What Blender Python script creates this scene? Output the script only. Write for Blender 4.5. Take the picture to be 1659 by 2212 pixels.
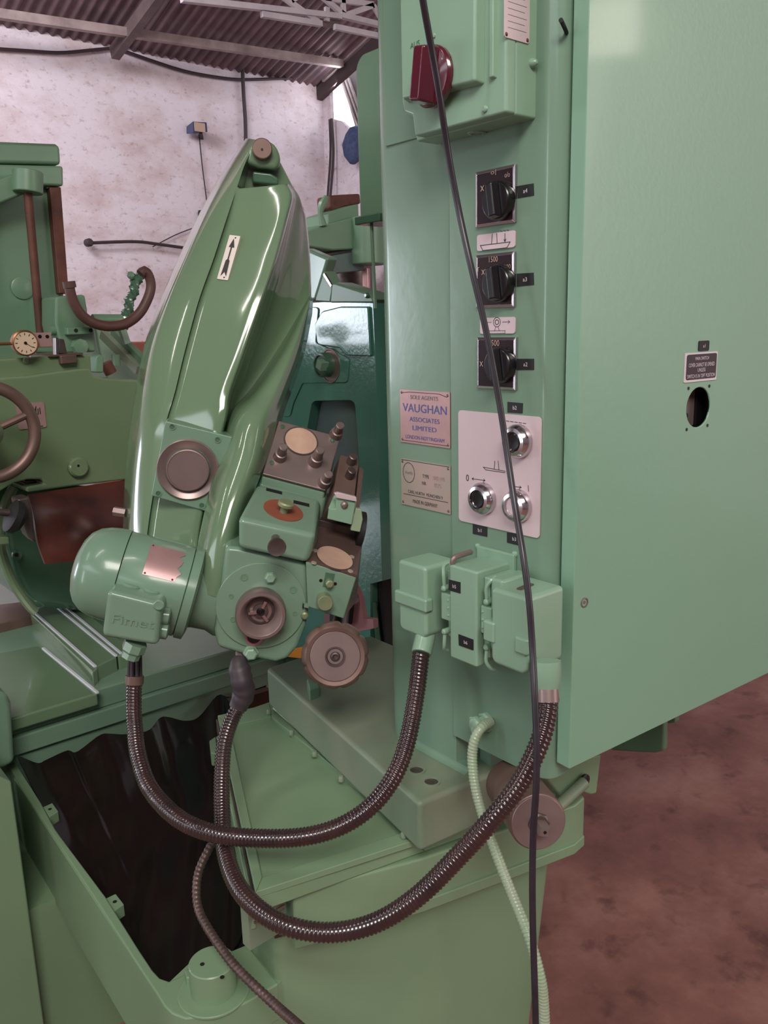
import bpy, bmesh, math, random
import numpy as np
from mathutils import Vector
random.seed(4)
SC = bpy.context.scene
COL = SC.collection
for o in list(bpy.data.objects): bpy.data.objects.remove(o)

# ------------------------------------------------------------------ camera
# world axes: X runs along the back wall, Y towards it, Z up; the camera stands at the origin
W, HH, F = 1659, 2212, 1800.0
CZ = 1.4
PITCH, ROLL = math.radians(12.65), math.radians(1.45)
fh = np.array([math.cos(math.radians(50.5)), math.cos(math.radians(39.5)), 0])
rt = np.array([fh[1], -fh[0], 0]); up = np.array([0, 0, 1.0])
fw = fh*math.cos(PITCH) - up*math.sin(PITCH); u2 = up*math.cos(PITCH) + fh*math.sin(PITCH)
RV = rt*math.cos(ROLL) - u2*math.sin(ROLL); UV = u2*math.cos(ROLL) + rt*math.sin(ROLL)
CAM = np.array([0, 0, CZ])
cd = bpy.data.cameras.new('camera'); cam = bpy.data.objects.new('camera', cd); COL.objects.link(cam)
from mathutils import Matrix
cam.matrix_world = Matrix(((RV[0], UV[0], -fw[0], 0), (RV[1], UV[1], -fw[1], 0), (RV[2], UV[2], -fw[2], CZ), (0, 0, 0, 1)))
cd.sensor_fit = 'VERTICAL'; cd.sensor_height = 36; cd.sensor_width = 27
cd.lens = 36*F/HH; cd.clip_start = 0.02; cd.clip_end = 200
SC.camera = cam
# ------------------------------------------------------------------ world and lights
wd = bpy.data.worlds.new('sky'); SC.world = wd; wd.use_nodes = True
bg = wd.node_tree.nodes['Background']; bg.inputs[0].default_value = (0.86, 0.92, 1.0, 1); bg.inputs[1].default_value = 4.0
SC.view_settings.view_transform = 'Standard'; SC.view_settings.look = 'None'
SC.view_settings.exposure = 0.0; SC.view_settings.gamma = 1.0; SC.view_settings.use_curve_mapping = False
def area(name, loc, target, sx, sy, power, col):
    l = bpy.data.lights.new(name, 'AREA'); l.shape = 'RECTANGLE'; l.size = sx; l.size_y = sy; l.energy = power; l.color = col
    o = bpy.data.objects.new(name, l); COL.objects.link(o); o.location = loc
    d = Vector(target) - Vector(loc); o.rotation_euler = d.to_track_quat('-Z', 'Y').to_euler(); return o
LIGHTS = [
    ('window_light_back_left', (-3.43, 7.4, 1.5), (1.0, 1.3, 1.4), .8, 1.4, 70, (0.82, 0.9, 1.0)),
    ('fill_light_left', (-6.0, 2.5, 1.8), (0.8, 1.0, 1.3), .5, 2.4, 46, (0.9, 0.95, 1.0)),  # added tall side lamp, shaped for a streak highlight; no opening behind it
    ('fill_light_front', (-1.6, -2.5, 4.6), (0.9, 1.4, 0.8), 2.4, 1.6, 245, (1.0, 0.95, 0.88)),  # added warm fill from above; the roof has no opening here
    ('fill_light_right', (4.5, -4.5, 2.2), (1.5, 2.0, 0.5), 3.0, 2.4, 95, (1.0, 0.93, 0.9)),  # added fill from the front right; no door stands there
    ('high_window_right', (5.3, -3.6, 3.55), (0.9, 0.6, 1.6), .45, .4, 11, (1.0, 0.88, 0.78)),
    ('eave_gap_light', (5.40, 7.05, 3.74), (4.0, 7.5, 3.72), .35, .08, 3, (0.9, 0.93, 1.0)),
    ('fill_light_wall', (0.2, 4.9, 4.2), (2.6, 7.5, 2.2), 2.0, 1.0, 140, (0.98, 0.95, 1.0)),  # extra lamp added to brighten the back wall; the roof above is closed
]
for a in LIGHTS: area(*a)
for i, (x, y) in enumerate([(-0.9, 0.9), (-2.3, 2.6)]):
    area('tube_light', (x, y, 3.6), (x, y, 0), 1.2, 0.05, 11, (1.0, 0.95, 0.85))

# ------------------------------------------------------------------ helpers
def arr(*a): return np.array(a, dtype=float)
def ray(x, y): return fw + RV*((x-829.5)/F) - UV*((y-1106)/F)
def PD(x, y, d): return CAM + ray(x, y)*d                  # point of a photo pixel at a given depth
def hit(x, y, p, n):
    r = ray(x, y); return CAM + r*(np.dot(np.asarray(p)-CAM, n)/np.dot(r, n))
def PX(x, y, X): return hit(x, y, (X, 0, 0), arr(1, 0, 0))
def PY(x, y, Y): return hit(x, y, (0, Y, 0), arr(0, 1, 0))
def PZ(x, y, Z): return hit(x, y, (0, 0, Z), arr(0, 0, 1))
def unit(v): v = np.asarray(v, float); return v/np.linalg.norm(v)
class Frame:
    def __init__(s, O, ex, ey):
        s.O = np.asarray(O, float); s.ex = unit(ex); s.ey = unit(ey); s.n = np.cross(s.ex, s.ey)
    def pt(s, u, v, w=0): return s.O + s.ex*u + s.ey*v + s.n*w
    def P(s, x, y, w=0): return hit(x, y, s.O + s.n*w, s.n)
    def uv(s, x, y, w=0):
        q = s.P(x, y, w) - s.O; return float(q@s.ex), float(q@s.ey)
    def at(s, O): return Frame(O, s.ex, s.ey)

class MB:
    def __init__(s): s.v = []; s.f = []
    def add(s, v, f):
        n = len(s.v); s.v += [tuple(map(float, p)) for p in v]; s.f += [tuple(i+n for i in q) for q in f]; return s
    # two matching outlines joined into a solid
    def bridge(s, A, B):
        n = len(A); v = list(A)+list(B)
        f = [tuple(range(n))[::-1], tuple(range(n, 2*n))] + [(i, (i+1) % n, n+(i+1) % n, n+i) for i in range(n)]
        return s.add(v, f)
    def prism(s, pts, vec): return s.bridge(pts, [np.asarray(p)+np.asarray(vec) for p in pts])
    def box(s, F_, u0, u1, v0, v1, w0, w1):
        q = [(u0, v0), (u1, v0), (u1, v1), (u0, v1)]
        return s.bridge([F_.pt(u, v, w0) for u, v in q], [F_.pt(u, v, w1) for u, v in q])
    def wbox(s, a, b):
        return s.box(WF, a[0], b[0], a[1], b[1], a[2], b[2])
    def rrect(s, F_, u0, u1, v0, v1, w0, w1, r, seg=4):
        if u1 < u0: u0, u1 = u1, u0
        if v1 < v0: v0, v1 = v1, v0
        q = []
        for cx, cy, a0 in ((u1-r, v1-r, 0), (u0+r, v1-r, 90), (u0+r, v0+r, 180), (u1-r, v0+r, 270)):
            for k in range(seg+1):
                a = math.radians(a0+90*k/seg); q.append((cx+r*math.cos(a), cy+r*math.sin(a)))
        return s.bridge([F_.pt(u, v, w0) for u, v in q], [F_.pt(u, v, w1) for u, v in q])
    def lathe(s, c, axis, prof, n=32, cap=True, ph=0.0):
        ax = unit(axis); t = arr(0, 0, 1) if abs(ax[2]) < .9 else arr(1, 0, 0)
        e1 = unit(np.cross(t, ax)); e2 = np.cross(ax, e1); c = np.asarray(c, float)
        v = []; f = []
        for r, h in prof:
            for k in range(n):
                a = 2*math.pi*k/n+ph; v.append(c+ax*h+(e1*math.cos(a)+e2*math.sin(a))*max(r, 1e-5))
        for j in range(len(prof)-1):
            for k in range(n):
                a, b = j*n+k, j*n+(k+1) % n; f.append((a, b, b+n, a+n))
        if cap: f += [tuple(range(n))[::-1], tuple(range((len(prof)-1)*n, len(prof)*n))]
        return s.add(v, f)
    def cyl(s, a, b, r, n=24, r2=None):
        a = np.asarray(a); b = np.asarray(b); return s.lathe(a, b-a, [(r, 0), (r if r2 is None else r2, np.linalg.norm(b-a))], n)
    def tube(s, pts, rad, n=10, step=None, rf=None, cap=True):
        P = spline(pts, step or 0.01); L = [0]
        for i in range(1, len(P)): L.append(L[-1]+np.linalg.norm(P[i]-P[i-1]))
        T = [unit(P[min(i+1, len(P)-1)]-P[max(i-1, 0)]) for i in range(len(P))]
        e = unit(np.cross(T[0], arr(0, 0, 1) if abs(T[0][2]) < .9 else arr(1, 0, 0))); v = []; f = []
        for i, p in enumerate(P):
            e = unit(e - T[i]*(e@T[i])); g = np.cross(T[i], e)
            for k in range(n):
                a = 2*math.pi*k/n; r = rf(L[i], L[-1], a)*rad if rf else rad
                v.append(p+(e*math.cos(a)+g*math.sin(a))*r)
        for i in range(len(P)-1):
            for k in range(n):
                a, b = i*n+k, i*n+(k+1) % n; f.append((a, b, b+n, a+n))
        if cap: f += [tuple(range(n))[::-1], tuple(range((len(P)-1)*n, len(P)*n))]
        return s.add(v, f)
    def bar(s, a, b, w, h=None):
        a = np.asarray(a); b = np.asarray(b); t = unit(b-a); h = h or w
        e = unit(np.cross(t, arr(0, 0, 1) if abs(t[2]) < .9 else arr(1, 0, 0))); g = np.cross(t, e)
        q = [e*w/2+g*h/2, -e*w/2+g*h/2, -e*w/2-g*h/2, e*w/2-g*h/2]
        return s.bridge([a+k for k in q], [b+k for k in q])
    # smooth skin through rows of points, closed at the back
    def loft(s, rows, back, nu=24, nv=40):
        R = np.array(rows, float); m, k = R.shape[:2]
        B = np.array([cr(R[:, j], nv) for j in range(k)]).transpose(1, 0, 2)
        G = np.array([cr(B[i], nu) for i in range(nv)]); back = np.asarray(back, float)
        bv = back if back.ndim == 2 else np.tile(back, (nv, 1))
        if len(bv) != nv: bv = np.array([cr(bv, nv)])[0]
        n = nu+2; v = []; f = []
        for i in range(nv): v += list(G[i]) + [G[i][-1]+bv[i], G[i][0]+bv[i]]
        for i in range(nv-1):
            for j in range(n):
                a, b = i*n+j, i*n+(j+1) % n; f.append((a, b, b+n, a+n))
        f += [tuple(range(n))[::-1], tuple(range((nv-1)*n, nv*n))]
        return s.add(v, f)
def cr(P, m):                                              # Catmull-Rom through the points, m samples
    P = np.asarray(P, float); n = len(P); out = []
    for t in np.linspace(0, n-1, m):
        i = min(int(t), n-2); x = t-i
        p1, p2 = P[i], P[i+1]; p0 = P[i-1] if i > 0 else 2*p1-p2; p3 = P[i+2] if i+2 < n else 2*p2-p1
        out.append(.5*(2*p1+(p2-p0)*x+(2*p0-5*p1+4*p2-p3)*x*x+(3*p1-p0-3*p2+p3)*x**3))
    return np.array(out)
def spline(pts, step):
    D = cr(pts, len(pts)*24); L = np.concatenate([[0], np.cumsum(np.linalg.norm(np.diff(D, axis=0), axis=1))])
    m = max(2, int(L[-1]/step)+1); t = np.linspace(0, L[-1], m)
    return np.stack([np.interp(t, L, D[:, k]) for k in range(3)], 1)
WF = Frame((0, 0, 0), (1, 0, 0), (0, 1, 0))
def arcpoly(pts, rs, seg=5):                               # 2-D outline with rounded corners
    out = []; n = len(pts)
    for i in range(n):
        p = arr(*pts[i]); a = unit(arr(*pts[i-1])-p); b = unit(arr(*pts[(i+1) % n])-p); r = rs[i] if hasattr(rs, '__len__') else rs
        if r <= 0: out.append(p); continue
        d = r/math.tan(math.acos(np.clip(a@b, -1, 1))/2); c = p+unit(a+b)*math.hypot(r, d)
        s0 = p+a*d-c; s1 = p+b*d-c
        for k in range(seg+1):
            v = s0*(1-k/seg)+s1*(k/seg); out.append(c+unit(v)*r)
    return out
def obj(name, mb, mat, parent=None, bevel=0, seg=2, smooth=True, label=None, ang=32, kind=None):
    me = bpy.data.meshes.new(name)
    bm = bmesh.new(); vs = [bm.verts.new(p) for p in mb.v]
    for q in mb.f:
        try: bm.faces.new([vs[i] for i in q])
        except ValueError: pass
    bmesh.ops.recalc_face_normals(bm, faces=bm.faces); bm.to_mesh(me); bm.free()
    if smooth:
        me.polygons.foreach_set('use_smooth', [True]*len(me.polygons))
        me.set_sharp_from_angle(angle=math.radians(ang))
    me.materials.append(mat)
    o = bpy.data.objects.new(name, me); COL.objects.link(o)
    if parent is not None:
        o.parent = parent
        if parent.type == 'EMPTY' : o.location = -parent.location
    if bevel:
        b = o.modifiers.new('bevel', 'BEVEL'); b.width = bevel; b.segments = seg; b.limit_method = 'ANGLE'; b.angle_limit = math.radians(ang); b.harden_normals = True
    if label: o['label'] = label
    if kind: o['kind'] = kind
    return o
def tag(o, label, cat, group=None):
    o['label'] = label; o['category'] = cat
    if group: o['group'] = group
    return o
def thing(name, label, cat, loc, group=None):
    o = bpy.data.objects.new(name, None); COL.objects.link(o); o.location = tuple(map(float, loc)); o.empty_display_size = .05
    return tag(o, label, cat, group)
def struct(name, mb, mat, parent=None, **k):
    o = obj(name, mb, mat, parent, **k); o['kind'] = 'structure'; return o
def text_mb(mb, F_, items, w=0.0004, solid=0):        # flat raised lettering: (string, u, v, height, width)
    for s, u, v, h, wd_ in items:
        c = bpy.data.curves.new('t', 'FONT'); c.body = s; c.align_x = 'CENTER'; c.align_y = 'CENTER'; c.size = 1; c.resolution_u = 3; c.extrude = .05 if solid else 0
        o = bpy.data.objects.new('t', c); COL.objects.link(o); bpy.context.view_layer.update()
        dg = bpy.context.evaluated_depsgraph_get(); me = bpy.data.meshes.new_from_object(o.evaluated_get(dg))
        co = np.array([x.co[:] for x in me.vertices]) if len(me.vertices) else np.zeros((0, 3))
        if len(co):
            mn, mx = co.min(0), co.max(0); c0 = (mn+mx)/2
            sy = h/max(mx[1]-mn[1], 1e-6); sx = wd_/max(mx[0]-mn[0], 1e-6) if wd_ else sy
            mb.add([F_.pt(u+(q[0]-c0[0])*sx, v+(q[1]-c0[1])*sy, w+solid*(q[2]*10+.5)) for q in co], [tuple(p.vertices) for p in me.polygons])
        bpy.data.objects.remove(o); bpy.data.curves.remove(c); bpy.data.meshes.remove(me)
    return mb
def line_mb(mb, F_, segs, w=0.0004, t=0.0006):             # printed strokes on a plate, in local u, v
    for a in segs:
        for (u0, v0), (u1, v1) in zip(a[:-1], a[1:]):
            d = unit((u1-u0, v1-v0))*t/2; p = (-d[1], d[0])
            q = [(u0-d[0]+p[0], v0-d[1]+p[1]), (u0-d[0]-p[0], v0-d[1]-p[1]), (u1+d[0]-p[0], v1+d[1]-p[1]), (u1+d[0]+p[0], v1+d[1]+p[1])]
            mb.add([F_.pt(u, v, w) for u, v in q], [(0, 1, 2, 3)])
    return mb
def boolean_cut(o, mb):
    c = obj('cutter', mb, M['black'], smooth=False); m = o.modifiers.new('cut', 'BOOLEAN'); m.object = c; m.operation = 'DIFFERENCE'; m.solver = 'EXACT'
    ms = list(o.modifiers); o.modifiers.move(len(ms)-1, 0)
    keep = [x for x in o.modifiers if x.type != 'BOOLEAN']
    for x in keep: x.show_viewport = False
    bpy.context.view_layer.update(); dg = bpy.context.evaluated_depsgraph_get(); me = bpy.data.meshes.new_from_object(o.evaluated_get(dg))
    old = o.data; o.modifiers.remove(o.modifiers[0]); o.data = me; me.name = old.name
    for x in keep: x.show_viewport = True
    bpy.data.objects.remove(c)

# ------------------------------------------------------------------ materials
def lin(c): return tuple((x/12.92 if x <= .04045 else ((x+.055)/1.055)**2.4) for x in c)
def rgb(r, g, b): return lin((r/255, g/255, b/255)) + (1,)
M = {}
def mat(name, c1, c2=None, rough=.4, metal=0, scale=8, bump=0, bscale=60, detail=4, stretch=None, coat=0, lo=.35, hi=.65, rvar=.0, spec=.5):
    m = bpy.data.materials.new(name); m.use_nodes = True; nt = m.node_tree; p = nt.nodes['Principled BSDF']; N = nt.nodes.new; L = nt.links.new
    p.inputs['Roughness'].default_value = rough; p.inputs['Metallic'].default_value = metal; p.inputs['Coat Weight'].default_value = coat
    p.inputs['Coat Roughness'].default_value = .08; p.inputs['Specular IOR Level'].default_value = spec
    tc = N('ShaderNodeTexCoord'); mp = N('ShaderNodeMapping'); L(tc.outputs['Object'], mp.inputs[0])
    if stretch: mp.inputs['Scale'].default_value = stretch
    if c2:
        t = N('ShaderNodeTexNoise'); t.inputs['Scale'].default_value = scale; t.inputs['Detail'].default_value = detail; t.inputs['Roughness'].default_value = .6
        L(mp.outputs[0], t.inputs['Vector']); r = N('ShaderNodeValToRGB'); L(t.outputs['Fac'], r.inputs[0])
        r.color_ramp.elements[0].position = lo; r.color_ramp.elements[1].position = hi; r.color_ramp.elements[0].color = c1; r.color_ramp.elements[1].color = c2
        L(r.outputs[0], p.inputs['Base Color'])
        if rvar:
            q = N('ShaderNodeMapRange'); L(t.outputs['Fac'], q.inputs[0]); q.inputs[1].default_value = .3; q.inputs[2].default_value = .7
            q.inputs[3].default_value = rough-rvar; q.inputs[4].default_value = rough+rvar; L(q.outputs[0], p.inputs['Roughness'])
    else: p.inputs['Base Color'].default_value = c1
    if bump:
        t = N('ShaderNodeTexNoise'); t.inputs['Scale'].default_value = bscale; t.inputs['Detail'].default_value = 3; L(mp.outputs[0], t.inputs['Vector'])
        b = N('ShaderNodeBump'); b.inputs['Strength'].default_value = bump; b.inputs['Distance'].default_value = .003; L(t.outputs['Fac'], b.inputs['Height']); L(b.outputs[0], p.inputs['Normal'])
    M[name] = m; return m
mat('green', rgb(112, 141, 120), rgb(118, 146, 126), rough=.24, scale=3, bump=.07, bscale=45, coat=.2, spec=.4)
mat('green_door', rgb(126, 165, 140), rgb(131, 168, 144), rough=.34, scale=2, bump=.1, bscale=110, coat=.2)
mat('green_gloss', rgb(104, 129, 100), rgb(110, 134, 106), rough=.13, scale=3, bump=.04, bscale=16, coat=.7)
mat('green_lathe', rgb(108, 128, 96), rgb(114, 134, 102), rough=.22, scale=3, bump=.05, bscale=20, coat=.4)
mat('green_dusty', rgb(114, 134, 112), rgb(130, 136, 116), rough=.5, scale=7, bump=.08, bscale=60, rvar=.1)
mat('green_base', rgb(118, 145, 114), rgb(125, 150, 119), rough=.42, scale=3, bump=.1, bscale=50, coat=.1)
mat('green_box', rgb(132, 164, 140), rgb(138, 169, 146), rough=.32, scale=5, bump=.1, bscale=70, coat=.3)
mat('green_far', rgb(100, 132, 106), rgb(106, 138, 112), rough=.4, scale=4, coat=.1)
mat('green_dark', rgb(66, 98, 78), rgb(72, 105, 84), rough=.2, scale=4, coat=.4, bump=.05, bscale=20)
mat('teal_hammer', rgb(74, 128, 114), rgb(84, 136, 122), rough=.22, scale=6, bump=.22, bscale=110, coat=.5)
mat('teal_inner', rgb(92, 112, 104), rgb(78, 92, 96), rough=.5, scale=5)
mat('steel', rgb(138, 120, 118), rgb(152, 132, 129), rough=.38, metal=.6, scale=8, rvar=.06)
mat('steel_brown', rgb(112, 90, 84), rgb(132, 106, 98), rough=.42, metal=.5, scale=9, rvar=.1)
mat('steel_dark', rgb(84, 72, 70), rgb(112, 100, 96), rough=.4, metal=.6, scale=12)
mat('chrome', rgb(205, 200, 205), None, rough=.18, metal=1)
mat('glint_steel', rgb(226, 226, 236), None, rough=.3, metal=.2, coat=.5)  # near-white metal, its colour holds the window highlight on the edges
mat('copper_cap', rgb(186, 150, 134), rgb(204, 168, 148), rough=.5, metal=.1, scale=20)
mat('copper_plate', rgb(150, 82, 60), rgb(132, 74, 58), rough=.55, scale=20)
mat('rust', rgb(80, 48, 40), rgb(106, 66, 54), rough=.6, metal=.3, scale=14)
mat('brass_green', rgb(150, 150, 112), rgb(132, 150, 118), rough=.4, metal=.4, scale=30)
mat('black', rgb(16, 14, 18), None, rough=.28, coat=.3)
mat('black_matte', rgb(20, 18, 22), rgb(30, 26, 30), rough=.6, scale=30)
mat('black_plate', rgb(28, 20, 26), rgb(40, 26, 32), rough=.2, scale=6, coat=.5)
mat('hose_black', rgb(44, 30, 32), rgb(58, 38, 38), rough=.2, scale=30, coat=.6)
mat('cable_black', rgb(38, 32, 40), rgb(50, 44, 52), rough=.35, scale=20)
mat('cable_braid', rgb(110, 88, 86), rgb(84, 70, 66), rough=.4, metal=.5, scale=50)
mat('conduit_green', rgb(146, 168, 136), rgb(156, 168, 146), rough=.35, scale=20, coat=.2)
mat('oil_sheet', rgb(18, 14, 14), rgb(30, 20, 18), rough=.3, scale=5, bump=.35, bscale=9, coat=.25, spec=.3)
mat('rubber_boot', rgb(52, 44, 52), rgb(66, 56, 62), rough=.5, scale=14)
mat('rubber_hose', rgb(92, 60, 54), rgb(78, 50, 46), rough=.5, scale=10)
mat('leather', rgb(92, 42, 30), rgb(52, 22, 20), rough=.55, scale=7, bump=.4, bscale=12, lo=.38, hi=.68)
mat('panel_pink', rgb(204, 184, 188), rgb(212, 191, 195), rough=.36, metal=.1, scale=5)
mat('plate_pink', rgb(176, 140, 140), rgb(190, 152, 150), rough=.34, metal=.4, scale=16)
mat('plate_silver', rgb(168, 160, 146), rgb(184, 158, 150), rough=.38, metal=.3, scale=12)
mat('ink', rgb(40, 36, 36), None, rough=.5)
mat('ink_blue', rgb(72, 84, 150), None, rough=.5)
mat('ink_grey', rgb(116, 104, 110), None, rough=.5)
mat('ink_white', rgb(214, 200, 206), None, rough=.5)
mat('ink_gold', rgb(176, 146, 130), None, rough=.5)
mat('white_plate', rgb(216, 204, 196), None, rough=.3)
mat('dial_face', rgb(214, 190, 164), None, rough=.4)
mat('brass', rgb(160, 112, 76), None, rough=.3, metal=.8)
mat('knob_red', rgb(92, 28, 44), rgb(72, 22, 36), rough=.18, scale=5, coat=.6)
mat('yellow', rgb(216, 132, 30), None, rough=.5)
mat('pink_paper', rgb(176, 120, 124), rgb(150, 104, 108), rough=.6, scale=20)
mat('truss_paint', rgb(176, 168, 174), rgb(196, 188, 192), rough=.5, scale=6)
mat('purlin', rgb(168, 150, 148), rgb(128, 112, 112), rough=.6, scale=5)
mat('rafter', rgb(116, 98, 98), rgb(92, 78, 80), rough=.6, scale=5)
mat('sheet_roof', rgb(126, 102, 106), rgb(92, 74, 80), rough=.7, scale=2.5, bump=.2, bscale=20)
mat('sheet_dark', rgb(60, 48, 52), rgb(76, 62, 62), rough=.7, scale=2)
mat('cloth_blue', rgb(70, 84, 120), rgb(52, 62, 92), rough=.8, scale=30)
mat('lamp_blue', rgb(52, 66, 104), None, rough=.4)
mat('lamp_glass', rgb(190, 160, 140), None, rough=.15)
mat('wire', rgb(58, 46, 50), None, rough=.6)
def wall_material():
    m = bpy.data.materials.new('whitewash'); m.use_nodes = True; nt = m.node_tree; p = nt.nodes['Principled BSDF']; N = nt.nodes.new; L = nt.links.new
    p.inputs['Roughness'].default_value = .85
    tc = N('ShaderNodeTexCoord'); mp = N('ShaderNodeMapping'); mp.inputs['Scale'].default_value = (1, 1, 1.6); L(tc.outputs['Object'], mp.inputs[0])
    a = N('ShaderNodeTexNoise'); a.inputs['Scale'].default_value = 1.6; a.inputs['Detail'].default_value = 8; a.inputs['Roughness'].default_value = .65; L(mp.outputs[0], a.inputs[0])
    r = N('ShaderNodeValToRGB'); L(a.outputs[0], r.inputs[0]); e = r.color_ramp.elements
    e[0].position = .30; e[0].color = rgb(194, 172, 172); e[1].position = .55; e[1].color = rgb(224, 213, 221)
    b = N('ShaderNodeTexNoise'); b.inputs['Scale'].default_value = 14; b.inputs['Detail'].default_value = 6; b.inputs['Roughness'].default_value = .7; L(mp.outputs[0], b.inputs[0])
    r2 = N('ShaderNodeValToRGB'); L(b.outputs[0], r2.inputs[0]); r2.color_ramp.elements[0].position = .32; r2.color_ramp.elements[0].color = (.55, .48, .46, 1); r2.color_ramp.elements[1].position = .45; r2.color_ramp.elements[1].color = (1, 1, 1, 1)
    x = N('ShaderNodeMix'); x.data_type = 'RGBA'; x.blend_type = 'MULTIPLY'; x.inputs[0].default_value = .8; L(r.outputs[0], x.inputs[6]); L(r2.outputs[0], x.inputs[7]); L(x.outputs[2], p.inputs['Base Color'])
    bp = N('ShaderNodeBump'); bp.inputs['Strength'].default_value = .4; bp.inputs['Distance'].default_value = .02; L(b.outputs[0], bp.inputs['Height']); L(bp.outputs[0], p.inputs['Normal'])
    M['wall'] = m
def floor_material():
    m = bpy.data.materials.new('red_concrete'); m.use_nodes = True; nt = m.node_tree; p = nt.nodes['Principled BSDF']; N = nt.nodes.new; L = nt.links.new
    tc = N('ShaderNodeTexCoord')
    a = N('ShaderNodeTexNoise'); a.inputs['Scale'].default_value = 2.2; a.inputs['Detail'].default_value = 9; a.inputs['Roughness'].default_value = .68; L(tc.outputs['Object'], a.inputs[0])
    r = N('ShaderNodeValToRGB'); L(a.outputs[0], r.inputs[0]); e = r.color_ramp.elements
    e[0].position = .33; e[0].color = rgb(102, 66, 60); e[1].position = .66; e[1].color = rgb(158, 118, 108)
    k = e.new(.5); k.color = rgb(134, 90, 82)
    b = N('ShaderNodeTexNoise'); b.inputs['Scale'].default_value = 9; b.inputs['Detail'].default_value = 5; b.inputs['Roughness'].default_value = .6; L(tc.outputs['Object'], b.inputs[0])
    r2 = N('ShaderNodeValToRGB'); L(b.outputs[0], r2.inputs[0]); r2.color_ramp.elements[0].position = .33; r2.color_ramp.elements[0].color = (.5, .46, .46, 1); r2.color_ramp.elements[1].position = .44; r2.color_ramp.elements[1].color = (1, 1, 1, 1)
    x = N('ShaderNodeMix'); x.data_type = 'RGBA'; x.blend_type = 'MULTIPLY'; x.inputs[0].default_value = .85; L(r.outputs[0], x.inputs[6]); L(r2.outputs[0], x.inputs[7]); L(x.outputs[2], p.inputs['Base Color'])
    p.inputs['Roughness'].default_value = .62
    bp = N('ShaderNodeBump'); bp.inputs['Strength'].default_value = .3; bp.inputs['Distance'].default_value = .01; L(b.outputs[0], bp.inputs['Height']); L(bp.outputs[0], p.inputs['Normal'])
    M['floor'] = m
wall_material(); floor_material()

# ================================================================== SETTING
mb = MB().wbox((-30, -30, -.1), (30, 30, 0)); struct('floor', mb, M['floor'], smooth=False)
mb = MB()
mb.wbox((-7, 7.5, 0), (-3.85, 7.75, 3.86)); mb.wbox((-3.0, 7.5, 0), (5.52, 7.75, 3.86)); mb.wbox((-3.85, 7.5, 0), (-3.0, 7.75, .75)); mb.wbox((-3.85, 7.5, 2.25), (-3.0, 7.75, 3.86))
struct('wall_back', mb, M['wall'], smooth=False)
SL = .276
def roof_z(y): return 3.80 + SL*(7.46-y)
q = [PX(715, 256, 5.5), PX(738, 262, 5.5), PX(756, 280, 5.5), PX(772, 288, 5.5)]
mb = MB(); out = [(p[1], p[2]) for p in q] + [(6.6, 3.24), (6.5, 4.0), (.4, roof_z(.4)-.03), (-6.7, roof_z(7.5)-.03), (-6.7, 0), (7.75, 0), (7.75, 3.86), (7.37, 3.86)]
mb.prism([arr(5.5, y, z) for y, z in out], (0.04, 0, 0)); struct('wall_right', mb, M['wall'], smooth=False)
struct('wall_left', MB().wbox((-7.25, -6.6, 0), (-7, 7.75, 4.0)), M['wall'], smooth=False)
struct('wall_front', MB().wbox((-7.25, -6.85, 0), (5.75, -6.6, 4.0)), M['wall'], smooth=False)
# roof of corrugated sheets, rising from the back wall to a ridge over the camera
SL = .276
def roof_z(y): return 3.80 + SL*(7.46-y)
ceil = bpy.data.objects.new('ceiling', None); COL.objects.link(ceil); ceil['kind'] = 'structure'
def corr(x0, x1, y0, y1, zf, th=.012, pitch=.0875, amp=.014, n=6):
    m = MB(); k = int(round((x1-x0)/pitch*n))+1; v = []
    for t in (0, th):
        for y in (y0, y1):
            for i in range(k):
                x = x0+(x1-x0)*i/(k-1); v.append((x, y, zf(y)+amp*math.sin(2*math.pi*(x-x0)/pitch)+t))
    f = []
    for i in range(k-1):
        f += [(i, i+1, k+i+1, k+i), (2*k+i, 3*k+i, 3*k+i+1, 2*k+i+1), (i, 2*k+i, 2*k+i+1, i+1), (k+i, k+i+1, 3*k+i+1, 3*k+i)]
    f += [(0, k, 3*k, 2*k), (k-1, 3*k-1, 4*k-1, 2*k-1)]
    return m.add(v, f)
base = {}
for r, (ya, yb) in enumerate([(7.72, 5.3), (5.34, 2.9), (2.94, .4)]):
    for i in range(12):
        if r not in base:
            o = obj('roof_sheet', corr(0, 1.065, ya, yb, lambda y, r=r: roof_z(y)+.014*r), M['sheet_roof'], ceil, ang=60); base[r] = o
        else:
            o = base[r].copy(); COL.objects.link(o)
        o.location = (-7.0+1.05*i, 0, .004*(i % 2)); o['kind'] = 'structure'
mb = MB(); mb.bridge([arr(-7.2, .4, roof_z(.4)), arr(5.7, .4, roof_z(.4)), arr(5.7, -6.8, roof_z(7.3)), arr(-7.2, -6.8, roof_z(7.3))],
                     [arr(-7.2, .4, roof_z(.4)+.03), arr(5.7, .4, roof_z(.4)+.03), arr(5.7, -6.8, roof_z(7.3)+.03), arr(-7.2, -6.8, roof_z(7.3)+.03)])
struct('roof_slope', mb, M['sheet_roof'], ceil, smooth=False)
# purlins, rake beam, strut
mb = MB().bar(PY(-60, 22, 7.0), PY(738, 138, 7.0), .06, .065); struct('trim_1', mb, M['purlin'])
a = PX(688, 196, 5.46); b = PX(830, 66, 5.46)
mb = MB().bar(a-arr(0, 0, .02), b-arr(0, 0, .02), .06, .15); struct('trim_2', mb, M['sheet_dark'])
mb = MB().bar(PX(698, 172, 5.42), PX(815, 62, 5.42), .04, .05); struct('trim_3', mb, M['purlin'])
s = PY(247, 116, 7.3); mb = MB().bar(s, s+arr(.04, -1, SL)*1.8, .07, .1); struct('trim_4', mb, M['rafter'])
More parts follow.
